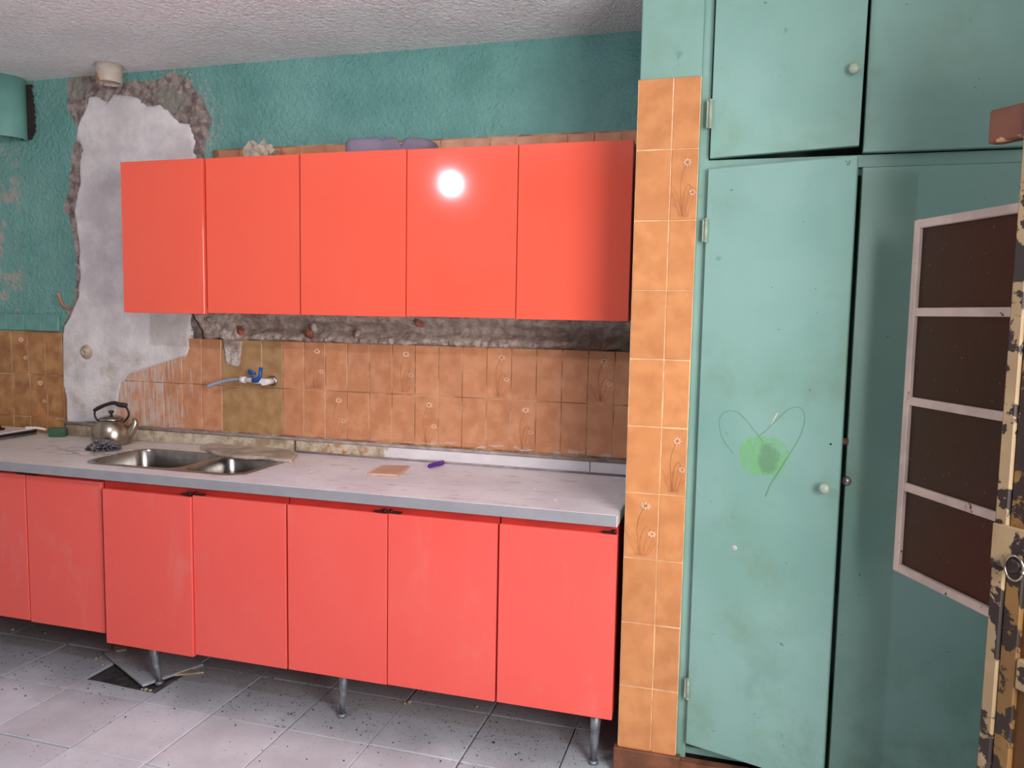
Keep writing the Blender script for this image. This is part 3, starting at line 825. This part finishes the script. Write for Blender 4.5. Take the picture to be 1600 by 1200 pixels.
for s, pts in ((1, [(.058, 0, .108), (.078, 0, .135), (.074, 0, .165), (.060, 0, .180)]), (-1, [(-.058, 0, .108), (-.072, 0, .128), (-.074, 0, .150), (-.066, 0, .166)])):
    bm = bmesh.new(); tube(bm, smooth_path(pts, 5), .0048, 8); mobj('handle_bracket', bm, 'dark_metal', kt)
bm = bmesh.new(); hp = smooth_path([(-.078, 0, .158), (-.055, 0, .172), (-.02, 0, .188), (.015, 0, .196), (.035, 0, .188), (.072, 0, .184)], 5)
tube(bm, hp, list(np.interp(np.linspace(0, 1, len(hp)), [0, .15, .45, .7, .9, 1], [.007, .0095, .0085, .010, .0125, .010])), 10); mobj('handle_grip', bm, 'black', kt)

# ---- steel wool
bm = bmesh.new(); q = random.Random(11)
for k in range(260):
    a = q.uniform(0, 2*math.pi); rr = math.sqrt(q.random()); cx, cy = math.cos(a)*rr*.066, math.sin(a)*rr*.042
    cz = .006+q.random()*max(.004, .036*(1-rr*rr*.9)); r_ = q.uniform(.006, .012)
    e1 = Vector((q.uniform(-1, 1), q.uniform(-1, 1), q.uniform(-1, 1))).normalized(); e2 = e1.orthogonal().normalized()
    pts = [Vector((cx, cy, cz))+(e1*math.cos(s*.9)+e2*math.sin(s*.9))*r_ for s in range(8)]
    for p_ in pts: p_.z = max(.0016, p_.z)
    tube(bm, pts, .0012, 4, True, 1 if q.random() < .4 else 0)
g = bmesh.ops.create_icosphere(bm, subdivisions=3, radius=1)['verts']
for v in g: v.co = Vector((v.co.x*.052, v.co.y*.032, max(.0005, .012+v.co.z*.012)))
for f in {f for v in g for f in v.link_faces}: f.material_index = 1
w_ = onZ(157, 703, CT+.004)
tag(mobj('steel_wool', bm, ['wool', 'black'], None, (w_[0]-.005, w_[1]+.02, CT), (0, 0, R(10))), 'clump of grey steel wool in front of the kettle', 'scourer')

# ---- green sponge and hob at the far end of the worktop
bm = box(-.036, .036, -.020, .020, 0, .040, .006, 2)
tag(mobj('sponge', bm, 'green_sp', None, (-2.655, -.075, CT), (0, 0, R(25))), 'dark green block sponge beside the hob', 'sponge')
hb = thing('gas_hob', 'flat gas hob with dark edge on the far end of the worktop', 'hob', (-3.02, -.29, CT))
mobj('tray', box(-.235, .235, -.235, .225, .0, .016, .004), 'steel', hb)
mobj('edge_seal', box(-.237, .237, -.237, .227, .016, .024, .003), 'black', hb)
mobj('top_plate', box(-.230, .230, -.230, .220, .024, .030, .003), 'counter', hb)
for a, b2 in ((-.11, -.11), (.11, -.11), (-.11, .11), (.11, .11)):
    bm = bmesh.new(); lathe(bm, [(.045, .030), (.045, .036), (.032, .038), (.030, .046), (0, .047)], 20, (a, b2, 0)); mobj('burner', bm, 'dark_metal', hb)
bm = bmesh.new(); tube(bm, smooth_path([(-.02, 0, .034), (.03, .004, .034), (.075, .01, .026)], 4), [.0055]*9, 8)
tag(mobj('lighter_stick', bm, 'white_pl', None, (-2.80, -.092, CT), (0, 0, R(12))), 'cream plastic stick lying over the hob edge', 'stick')

# ---- things left on the worktop
lt = [onZ(x, y, CT+.006) for x, y in ((575, 740), (622, 742), (640, 728), (597, 727))]
c_ = np.mean(lt, 0)
bm = bmesh.new(); prism(bm, [(p[0]-c_[0], p[1]-c_[1]) for p in lt], 0, .007)
bmesh.ops.bevel(bm, geom=list(bm.edges), offset=.0015, segments=1, affect='EDGES')
tag(mobj('loose_tile', bm, 'pink_tile', None, (c_[0], c_[1], CT+.0003)), 'single pinkish wall tile lying face down on the worktop', 'tile')
a_, b_ = onZ(670, 729, CT+.008), onZ(692, 723, CT+.008)
b_[1] = min(b_[1], -.045)
bm = bmesh.new(); d_ = Vector((b_[0]-a_[0], b_[1]-a_[1], 0)); tube(bm, [(0, 0, 0), d_*.1, d_*.62, d_*.66, d_], [.0065, .0085, .0085, .0095, .0090], 12)
tag(mobj('marker_cap', bm, 'purple', None, (a_[0], a_[1], CT+.0095)), 'small purple plastic cap lying against the white upstand', 'cap')
bm = bmesh.new(); q = random.Random(2)
for (px_, py_, s) in ((572,741,.005),(583,744,.004),(549,737,.003),(561,720,.003),(486,737,.003),(505,745,.0025),(866,782,.005),(868,784,.003),(875,797,.003),(835,765,.004),(908,766,.004),(800,772,.0025),(740,752,.002),(690,760,.002),(640,748,.002),(958,754,.004),(915,748,.0025),(455,722,.004),(120,690,.003),(80,700,.002),(60,695,.002),(850,760,.004),(650,770,.002)):
    p_ = onZ(px_, py_, CT); 
    if p_[1] < -.6 or p_[1] > -.04: continue
    g = bmesh.ops.create_icosphere(bm, subdivisions=1, radius=s)['verts']
    for v in g: v.co = Vector((p_[0]+v.co.x*1.3*q.uniform(.7, 1.2), p_[1]+v.co.y*q.uniform(.7, 1.2), CT+s*.56+v.co.z*.55))
o = mobj('plaster_crumbs', bm, 'crumb'); tag(o, 'plaster crumbs and chips scattered on the worktop', 'crumbs'); o['kind'] = 'stuff'

# ---- tap
TY = -.070
def tp(x, y, Y=TY): return Vector(onY(x, y, Y))
base = tp(414, 597)
tpo = thing('tap', 'white plastic tap with blue levers and a clear hose on the tiles', 'tap', (base.x, 0.0, base.z))
def tl(v): return (v[0]-base.x, v[1], v[2]-base.z)
bm = bmesh.new(); tube(bm, [tl(tp(376, 593)), tl(tp(384, 593.5))], [.0135, .0135], 16); tube(bm, [tl(tp(383, 593.5)), tl(tp(413, 596))], [.0115, .0115], 16)
tube(bm, [(0, TY-.012, 0), (0, -.010, 0)], [.0135, .0125], 16)
mobj('body', bm, 'white_pl', tpo)
bm = bmesh.new(); lathe(bm, [(.022, 0), (.022, .004), (.014, .007), (.012, .007)], 20); mobj('wall_flange', bm, 'kettle', tpo, (0, -.0125, 0), (math.pi/2, 0, 0))
bm = bmesh.new(); hz = smooth_path([tl(tp(378, 593)), tl(tp(364, 593)), tl(tp(348, 596)), tl(tp(335, 600)), tl(tp(325, 604))], 5)
tube(bm, hz, .0070, 10); h_ = mobj('hose', bm, 'pvc', tpo)
bm = bmesh.new()
e_ = [tl(tp(398, 594)), tl(tp(405, 594)), tl(tp(409, 588)), tl(tp(410.5, 574))]
tube(bm, [(e[0], e[1]-.013, e[2]) for e in e_], [.0105, .0105, .0085, .0078], 10)
mobj('lever', bm, 'blue_pl', tpo)
bm = bmesh.new(); c1 = tl(tp(393.5, 590)); c2 = tl(tp(393, 584)); tube(bm, [c1, c2], .006, 10)
tube(bm, [tl(tp(388.5, 580)), tl(tp(399, 584))], [.0085, .0055], 10); tube(bm, [tl(tp(390, 585)), tl(tp(392, 578.5))], [.006, .007], 10)
mobj('valve_knob', bm, 'blue_pl', tpo)

# ---- on top of the wall cabinets
ZT = UZ1-.004
a_, b_ = onY(540, 216, -.24), onY(678, 218, -.24)
tr = thing('plastic_tray', 'grey lilac plastic tray with a notched rim on the wall cabinets', 'tray', ((a_[0]+b_[0])/2, -.215, ZT))
hw = (b_[0]-a_[0])/2
bm = bmesh.new(); rings = []
base_l = rrect(-hw, hw, -.075, .075, .05, 7)
for (ins, z) in ((.008, .0), (.0, .004), (.0, .045), (.004, .062), (.012, .068)):
    ring = []
    for (x, y) in base_l:
        sx_, sy_ = (abs(x)-ins)/max(abs(x), 1e-4), (abs(y)-ins)/max(abs(y), 1e-4)
        zz = z
        if z > .03:
            zz = z-.030*math.exp(-((x-.066)/.016)**2)-.010*math.exp(-((x+.002)/.02)**2)-.004*math.sin(x*30+.5)-.012*max(0, x/hw)
        ring.append(bm.verts.new((x*sx_, y*sy_, zz)))
    rings.append(ring)
nr = len(base_l)
# subdivide long sides by inserting rings' midpoints is not needed: add a floor and a wall
for i in range(len(rings)-1):
    for k in range(nr): f = bm.faces.new((rings[i][k], rings[i][(k+1) % nr], rings[i+1][(k+1) % nr], rings[i+1][k])); f.smooth = True
bm.faces.new(rings[0][::-1])
bm.free()
# denser outline so that the notch reads
def dense(poly, step=.006):
    out = []
    for i in range(len(poly)):
        a, b2 = np.array(poly[i]), np.array(poly[(i+1) % len(poly)]); n = max(1, int(np.hypot(*(b2-a))/step))
        out += [tuple(a+(b2-a)*k/n) for k in range(n)]
    return out
bl = dense(base_l); nr = len(bl); bm = bmesh.new(); rings = []
for (ins, z) in ((.010, .0), (.001, .003), (.0, .012), (.004, .016), (.004, .050), (.010, .062), (.018, .064), (.022, .056), (.022, .012)):
    ring = []
    for (x, y) in bl:
        zz = z
        if z > .03: zz = z-(.030*math.exp(-((x-.068)/.012)**2)+.009*math.exp(-((x+.008)/.016)**2)+.010*max(0, x/hw))
        kx = (hw-ins)/hw; ky = (.075-ins)/.075
        ring.append(bm.verts.new((x*kx, y*ky, zz)))
    rings.append(ring)
for i in range(len(rings)-1):
    for k in range(nr): f = bm.faces.new((rings[i][k], rings[i][(k+1) % nr], rings[i+1][(k+1) % nr], rings[i+1][k])); f.smooth = True
bm.faces.new(rings[0][::-1]); bm.faces.new(rings[-1])
bmesh.ops.recalc_face_normals(bm, faces=bm.faces)
mobj('tray_shell', bm, 'lilac_pl', tr)
bm = bmesh.new(); tube(bm, [(-.10, -.030, .020), (.02, -.025, .026), (.12, -.02, .020)], [.010, .012, .008], 10); mobj('soap_ridge', bm, 'lilac_pl', tr)
# crumpled clear bag
m, nt, b = new_mat('crinkled_clear_film'); b.inputs['Base Color'].default_value = srgb(214, 196, 176); b.inputs['Roughness'].default_value = .25
b.inputs['Transmission Weight'].default_value = .4; b.inputs['IOR'].default_value = 1.15
L(nt, mix(nt, ss(nt, noise(nt, pos(nt), 40, 3), .4, .6), srgb(206, 190, 168), srgb(228, 216, 200)), b.inputs['Base Color']); M['film'] = m
bm = bmesh.new(); bmesh.ops.create_icosphere(bm, subdivisions=3, radius=1); q = random.Random(8)
for v in bm.verts:
    k = 1+q.uniform(-.28, .28); notch = 1-.45*math.exp(-((v.co.x)/.25)**2)*(v.co.z > 0)
    v.co = Vector((v.co.x*.062*k, v.co.y*.05*k, max(0, .045+v.co.z*.060*k*notch)))
a_ = onY(407, 235, -.15)
tag(mobj('plastic_bag', bm, 'film', None, (a_[0], -.15, ZT)), 'small crumpled clear plastic bag on top of the wall cabinets', 'bag')

# ---- pipes under the ceiling
p0, p1 = onY(-8, 170, -.06), onY(30, 170, -.06)
dc = thing('flue_duct', 'teal painted round duct running down from the ceiling on the wall', 'pipe', (p1[0]-.080, -.060, 2.152))
bm = bmesh.new(); lathe(bm, [(.085, .0), (.085, CEIL-2.153), (.081, CEIL-2.153), (.081, .0), (.085, .0)], 36); mobj('duct_pipe', bm, 'pipe_green', dc)
bm = bmesh.new(); lathe(bm, [(0, .03), (.0805, .03)], 36); mobj('duct_inside', bm, 'soot', dc)
# sooty broken gap beside the duct
Xs = np.linspace(p1[0]-.03, p1[0]+.036, 14); Zs = np.linspace(2.156, 2.40, 40); gX, gZ = np.meshgrid(Xs, Zs)
bm = bmesh.new(); q = random.Random(6); lft_, rgt_ = [], []
for z in Zs:
    wv = .022+.012*math.sin((z-2.1)*11)+q.uniform(-.006, .006); wv *= min(1, (z-2.15)/.05+.25)
    lft_.append(bm.verts.new((p1[0]-.05, -.0135, z))); rgt_.append(bm.verts.new((p1[0]+max(.003, wv), -.0075-q.uniform(0, .003), z)))
for k in range(len(lft_)-1): bm.faces.new((lft_[k], rgt_[k], rgt_[k+1], lft_[k+1]))
mobj('soot_gap', bm, 'soot', wall_back)
cp = onY(171, 118, -.11)
vt = thing('vent_pipe_stub', 'short stained cream pipe stub hanging from the ceiling over the bare patch', 'pipe', (cp[0]-.006, -.105, 2.345))
bm = bmesh.new(); lathe(bm, [(.050, .0), (.051, .04), (.056, CEIL-2.347), (.046, CEIL-2.347), (.046, .0), (.050, .0)], 32); mobj('pipe_sleeve', bm, 'pipe_white', vt)
bm = bmesh.new(); lathe(bm, [(0, .025), (.0455, .025)], 32); mobj('pipe_inside', bm, 'soot', vt)

# ================================================================== BUILT-IN CLOSET
cl = thing('built_in_closet', 'tall pale teal built-in closet with four doors beside the pillar', 'closet', (.63, -.30, 0))
ox, oy = .63, -.30
FY = -.566      # front of the fixed frame
bm = bmesh.new()
bbox(bm, .1775-ox, .203-ox, FY-oy, .0-oy, .074, CEIL-.001); bbox(bm, .990-ox, 1.074-ox, FY-oy, .0-oy, .074, CEIL-.001)
bbox(bm, .203-ox, .990-ox, FY-oy, FY+.03-oy, 1.816, 1.848)
bbox(bm, .203-ox, .990-ox, FY-oy, .0-oy, CEIL-.02, CEIL-.001)
bbox(bm, .203-ox, .990-ox, -.03-oy, .0-oy, .074, CEIL-.02)
bbox(bm, .203-ox, .990-ox, FY+.03-oy, -.03-oy, 1.80, 1.82); bbox(bm, .203-ox, .990-ox, FY+.02-oy, -.03-oy, .078, .098)
mobj('frame', bm, 'closet', cl)
th = .020
# lower left door: ajar, hinged at the pillar
LD = onZ(1340, 243, 1.822); LDY = float(LD[1]); LDX = float(LD[0])
hx, hy = .2035, -.585
wdt = math.hypot(LDX-hx, LDY-hy); yaw = math.atan2(LDY-hy, LDX-hx)
def on_ld(x, y):    # photo point on the ajar door, in door coordinates
    n_ = np.array((-math.sin(yaw), math.cos(yaw), 0)); o_ = np.array((hx, hy, 0))
    d = ray(x, y); t_ = ((o_-CAM)@n_)/(d@n_); P = CAM+d*t_
    return (float((P-o_)@np.array((math.cos(yaw), math.sin(yaw), 0))), float(P[2]))
M['closet_drawn'] = make_closet_mat('pale_teal_paint_with_smudge', on_ld(1193, 712))
ld = mobj('door', box(0, wdt, 0, th, .128, 1.822, .002), 'closet_drawn', cl, (hx-ox, hy-oy, 0), (0, 0, yaw))
def knob(parent, x, z, mat, r=.0145, y=0.0):
    bm = bmesh.new(); lathe(bm, [(.007, 0), (.006, .010), (r*.75, .014), (r, .021), (r*.95, .027), (r*.6, .032), (0, .0335)], 20)
    return mobj('knob', bm, mat, parent, (x, y, z), (math.pi/2, 0, 0))
kx, kz = on_ld(1291, 761); knob(ld, kx, kz, 'knob')
# crayon heart
heart = [[(1193,692),(1186,682),(1175,668),(1165,655),(1150,643),(1135,643),(1125,653),(1125,670),(1132,690),(1146,708)],
         [(1187,680),(1198,672),(1215,655),(1232,640),(1247,636),(1256,644),(1257,660),(1250,682),(1238,703),(1228,718)],
         [(1228,718),(1216,738),(1204,757),(1196,776)]]
for k, ln in enumerate(heart):
    bm = bmesh.new(); pts = smooth_path([(on_ld(x, y)[0], -.0003, on_ld(x, y)[1]) for x, y in ln], 5)
    tube(bm, pts, .0014 if k == 2 else .0009, 5); mobj('heart_line', bm, 'crayon', ld)
for ln, mat, r_ in (([(1215, 645), (1209, 655), (1205, 664)], 'chip_pink', .0035), ([(1163, 756), (1158, 780), (1151, 814)], 'crayon', .0018)):
    bm = bmesh.new(); pts = [(on_ld(x, y)[0], .0012, on_ld(x, y)[1]) for x, y in ln]; tube(bm, pts, r_*.6, 6); mobj('scratch', bm, mat, ld)
x_, z_ = on_ld(1148, 856)
bm = bmesh.new(); lathe(bm, [(.0075, 0), (.006, .0010), (0, .0012)], 10); mobj('paint_chip', bm, 'chip_pink', ld, (x_, 0, z_), (math.pi/2, 0, 0))
x_, z_ = on_ld(1298, 694)
bm = bmesh.new(); lathe(bm, [(.003, 0), (.0025, .0006), (0, .0007)], 10); mobj('screw_hole', bm, 'soot', ld, (x_, 0, z_), (math.pi/2, 0, 0))
# lower right door
rd = mobj('door', box(0, .381, 0, th, .105, 1.812, .002), 'closet', cl, (.6055-ox, -.5865-oy, 0), (0, 0, 0))
p_ = onY(1321, 749, -.5865); knob(rd, p_[0]-.6055, p_[2], 'knob_grey', .0135)
p_ = onY(1318, 690, -.5875)
bm = box(-.012, .013, -.004, .0005, -.008, .010, .002); bbox(bm, -.004, .010, -.011, -.003, -.003, .006, .001); mobj('broken_latch', bm, 'rust_brown', rd, (p_[0]-.6055, 0, p_[2]))
# upper doors
ul = thing_ = None
bm = bmesh.new()
pts = [(.207, 1.851), (.592, 1.866), (.596, CEIL-.012), (.207, CEIL-.012)]
lo = [bm.verts.new((x-.207, 0, z)) for x, z in pts]; hi = [bm.verts.new((x-.207, th, z)) for x, z in pts]
bm.faces.new(lo); bm.faces.new(hi[::-1])
for k in range(4): bm.faces.new((lo[k], hi[k], hi[(k+1) % 4], lo[(k+1) % 4]))
bmesh.ops.recalc_face_normals(bm, faces=bm.faces)
bmesh.ops.bevel(bm, geom=list(bm.edges), offset=.0015, segments=1, affect='EDGES')
ud = mobj('door', bm, 'closet', cl, (.207-ox, -.585-oy, 0), (0, 0, R(-2.6)))
p_ = onY(1334, 111, -.60); knob(ud, p_[0]-.207, p_[2], 'knob')
mobj('door', box(0, .383, 0, th, 1.851, CEIL-.012, .002), 'closet', cl, (.604-ox, -.5865-oy, 0))
# hinges
for (px_, py_, len_) in ((1109, 178, .075), (1102, 360, .062), (1066, 1075, .06)):
    p_ = onY(px_, py_, -.59)
    bm = bmesh.new(); tube(bm, [(0, 0, -len_/2), (0, 0, len_/2)], .0045, 10); bbox(bm, -.010, .0, .002, .004, -len_/2, len_/2)
    for s in (-.5, -.17, .17, .5): tube(bm, [(0, 0, s*len_-.002), (0, 0, s*len_+.002)], .0056, 10)
    mobj('hinge', bm, 'knob', cl, (.2045-ox, -.590-oy, p_[2]))

# ================================================================== STEEL DOOR WITH HINGED VENT (right edge)
sd = thing('steel_door', 'rusty steel door leaf with flaking cream paint standing open by the closet', 'door', (0, 0, 0))
SYD = -1.18
pt, pb = onY(1597, 250, SYD), onY(1523, 1200, SYD); sxm = float((pt[0]+pb[0])/2)
ox, oy = sxm, SYD
sd.location = (sxm, SYD, 0); sd.rotation_euler = (0, 0, R(-50))
LX1 = sxm+.84
mobj('stile', box(sxm-ox, sxm+.026-ox, 0, .040, .012, 2.03, .003), 'door_paint', sd)
mobj('inner_bar', box(sxm+.026-ox, sxm+.060-ox, .006, .034, .012, 2.03, .003), 'door_amber', sd)
mobj('hinge_stile', box(LX1-.045-ox, LX1-ox, 0, .04, .012, 2.03, .003), 'door_paint', sd)
for z0, z1 in ((.012, .075), (.70, .76), (1.97, 2.03)):
    mobj('cross_rail', box(sxm+.060-ox, LX1-.045-ox, .004, .036, z0, z1, .003), 'door_paint', sd)
mobj('lower_panel', box(sxm+.060-ox, LX1-.045-ox, .016, .022, .075, .70), 'amber_glass', sd)
mobj('upper_panel', box(sxm+.060-ox, LX1-.045-ox, .016, .022, .76, 1.97), 'amber_glass', sd)
a_ = onY(1552, 815, SYD); b_ = onY(1552, 880, SYD)
lk = mobj('lock_case', box(sxm+.002-ox, sxm+.075-ox, -.008, .0, float(b_[2]), float(a_[2]), .002), 'door_paint', sd)
p_ = onY(1588, 900, SYD-.01)
bm = bmesh.new(); lathe(bm, [(.016, 0), (.016, .006), (.010, .009), (0, .009)], 18); mobj('lock_cylinder', bm, 'dark_metal', lk, (sxm+.05-ox, -.008, p_[2]+.03), (math.pi/2, 0, 0))
bm = bmesh.new()
rg = [(.018*math.cos(2*math.pi*k/16), 0, .024*math.sin(2*math.pi*k/16)) for k in range(17)]
tube(bm, rg, .0025, 6); p_ = onY(1592, 880, SYD-.014); mobj('pull_ring', bm, 'kettle', lk, (sxm+.055-ox, -.015, p_[2]))
# projecting bracket at the top of the leaf
a_, b_ = onY(1541, 170, SYD), onY(1546, 222, SYD)
bm = box(-.072, .030, .004, .036, float(b_[2])+.008, float(a_[2])+.010, .003)
mobj('top_bracket', bm, 'rust_brown', sd)
# vent leaf hinged on the far side of the stile
vn = onY(1565, 640, -1.10); VFY = -.815
vt_, vb_ = onY(1428, 350, VFY), onY(1394, 895, VFY)
fx = float((vt_[0]+vb_[0])/2)
nt_, nb_ = onY(1592, 309, -1.10), onY(1541, 960, -1.10); nx_ = float((nt_[0]+nb_[0])/2)
zt, zb = float((vt_[2]+nt_[2])/2), float((vb_[2]+nb_[2])/2)
vl = math.hypot(nx_+.02-fx, -1.128-VFY); va = math.atan2(-1.128-VFY, nx_+.02-fx)
vent = thing('vent_window', 'white framed vent window with four brown glass panes, swung open from the steel door', 'window', (fx, VFY, zb), va)
H = zt-zb; fw = .020; dp = .026
mobj('stile', box(0, fw, 0, dp, 0, H, .002), 'vent_paint', vent); mobj('stile', box(vl-fw, vl, 0, dp, 0, H, .002), 'vent_paint', vent)
mobj('rail', box(fw, vl-fw, 0, dp, 0, fw, .002), 'vent_paint', vent); mobj('rail', box(fw, vl-fw, 0, dp, H-fw, H, .002), 'vent_paint', vent)
zs = [0, .25*H, .495*H, .745*H, H]
for z in zs[1:4]: mobj('glazing_bar', box(fw, vl-fw, .002, .020, z-.010, z+.010, .0015), 'vent_paint', vent)
for k in range(4): mobj('pane', box(fw-.004, vl-fw+.004, .010, .014, zs[k]+.006, zs[k+1]-.006), 'brown_glass', vent)
mobj('outer_flange', box(-.010, .0, .016, .028, -.006, H+.004, .001), 'vent_paint', vent)

# ================================================================== FLOOR DEBRIS
A, B, C_ = onZ(163, 1021, .012), onZ(223, 1071, .012), onZ(318, 1036, .012)
D_ = onZ(250, 1000, .012)
c_ = np.mean([A, B, C_], 0)
bm = bmesh.new(); prism(bm, [(p[0]-c_[0], p[1]-c_[1]) for p in (A, B, C_, D_)], 0, .010)
bmesh.ops.bevel(bm, geom=list(bm.edges), offset=.0012, segments=1, affect='EDGES')
tag(mobj('broken_floor_tile', bm, 'floor_tile', None, (c_[0], c_[1], .0035), (R(-1.0), R(.6), 0)), 'loose broken floor tile tilted over the hole behind the leg', 'tile')
for pts, h, lab in (([(268, 1056), (318, 1051), (300, 1047), (275, 1049)], .006, 'thin grey tile shard lying right of the broken floor tile'), ([(178, 1017), (200, 1012), (198, 1021), (182, 1023)], .007, 'pale tile chip resting under the sink cabinet')):
    P = [onZ(x, y, .004) for x, y in pts]; c2 = np.mean(P, 0)
    bm = bmesh.new(); prism(bm, [(p[0]-c2[0], p[1]-c2[1]) for p in P], 0, h)
    tag(mobj('tile_shard', bm, 'cement', None, (c2[0], c2[1], .0015 if h == .006 else .0155)), lab, 'shard')
bm = bmesh.new(); q = random.Random(21)
for k in range(700):
    if q.random() < .75: x, y = q.uniform(-2.6, -.05), q.gauss(-.55, .12)
    else: x, y = q.uniform(-2.6, -.2), q.uniform(-1.2, -.4)
    if y > -.1: continue
    s = abs(q.gauss(.0002, .0007))+.0006
    g = bmesh.ops.create_cube(bm, size=s*2)['verts']; rot = Matrix.Rotation(q.uniform(0, 3), 3, 'Z')
    for v in g: v.co = rot @ Vector((v.co.x*q.uniform(.7, 1.4), v.co.y, v.co.z*.6)) + Vector((x, y, s*.5))
o = mobj('floor_grit', bm, 'dirt'); tag(o, 'dark grit scattered on the floor before the cabinets', 'grit'); o['kind'] = 'stuff'
bm = bmesh.new()
for (px_, py_, s) in ((640, 1098, .008), (632, 1100, .006), (228, 1079, .009), (235, 1080, .007), (222, 1078, .005), (150, 1030, .008), (157, 1028, .006), (20, 985, .009), (70, 990, .006), (350, 1060, .004), (745, 1105, .006), (160, 1040, .006)):
    p_ = onZ(px_, py_, 0); g = bmesh.ops.create_icosphere(bm, subdivisions=1, radius=s)['verts']
    for v in g: v.co = Vector((p_[0]+v.co.x*q.uniform(.8, 1.3), p_[1]+v.co.y, s*.5+v.co.z*.6))
o = mobj('mortar_crumbs', bm, 'cement'); tag(o, 'pale mortar crumbs on the floor around the broken tile', 'crumbs'); o['kind'] = 'stuff'

# ================================================================== BARE BULB hanging from the ceiling (its glint shows on the wall cabinet)
hl = np.array(onY(705, 290, -.331)); dv = hl-CAM; dv[1] *= -1
bp = hl+dv*.62
lamp = thing('pendant_bulb', 'bare bulb hanging on a cord from the ceiling in the room', 'lamp', (bp[0], bp[1], bp[2]))
m, nt, b = new_mat('lit_bulb'); b.inputs['Base Color'].default_value = (.9, .92, 1, 1)
b.inputs['Emission Color'].default_value = (.78, .84, 1, 1); b.inputs['Emission Strength'].default_value = 1450; M['bulb'] = m
bm = bmesh.new(); lathe(bm, [(0, -.020), (.010, -.0175), (.017, -.010), (.020, 0), (.018, .012), (.013, .024), (.011, .040)], 20); mobj('bulb', bm, 'bulb', lamp)
bm = bmesh.new(); lathe(bm, [(.014, .038), (.019, .042), (.019, .075), (.008, .085), (0, .085)], 16); mobj('socket', bm, 'black', lamp)
bm = bmesh.new(); tube(bm, [(0, 0, .08), (0, 0, CEIL-bp[2]-.001)], .003, 6); mobj('cord', bm, 'black', lamp)
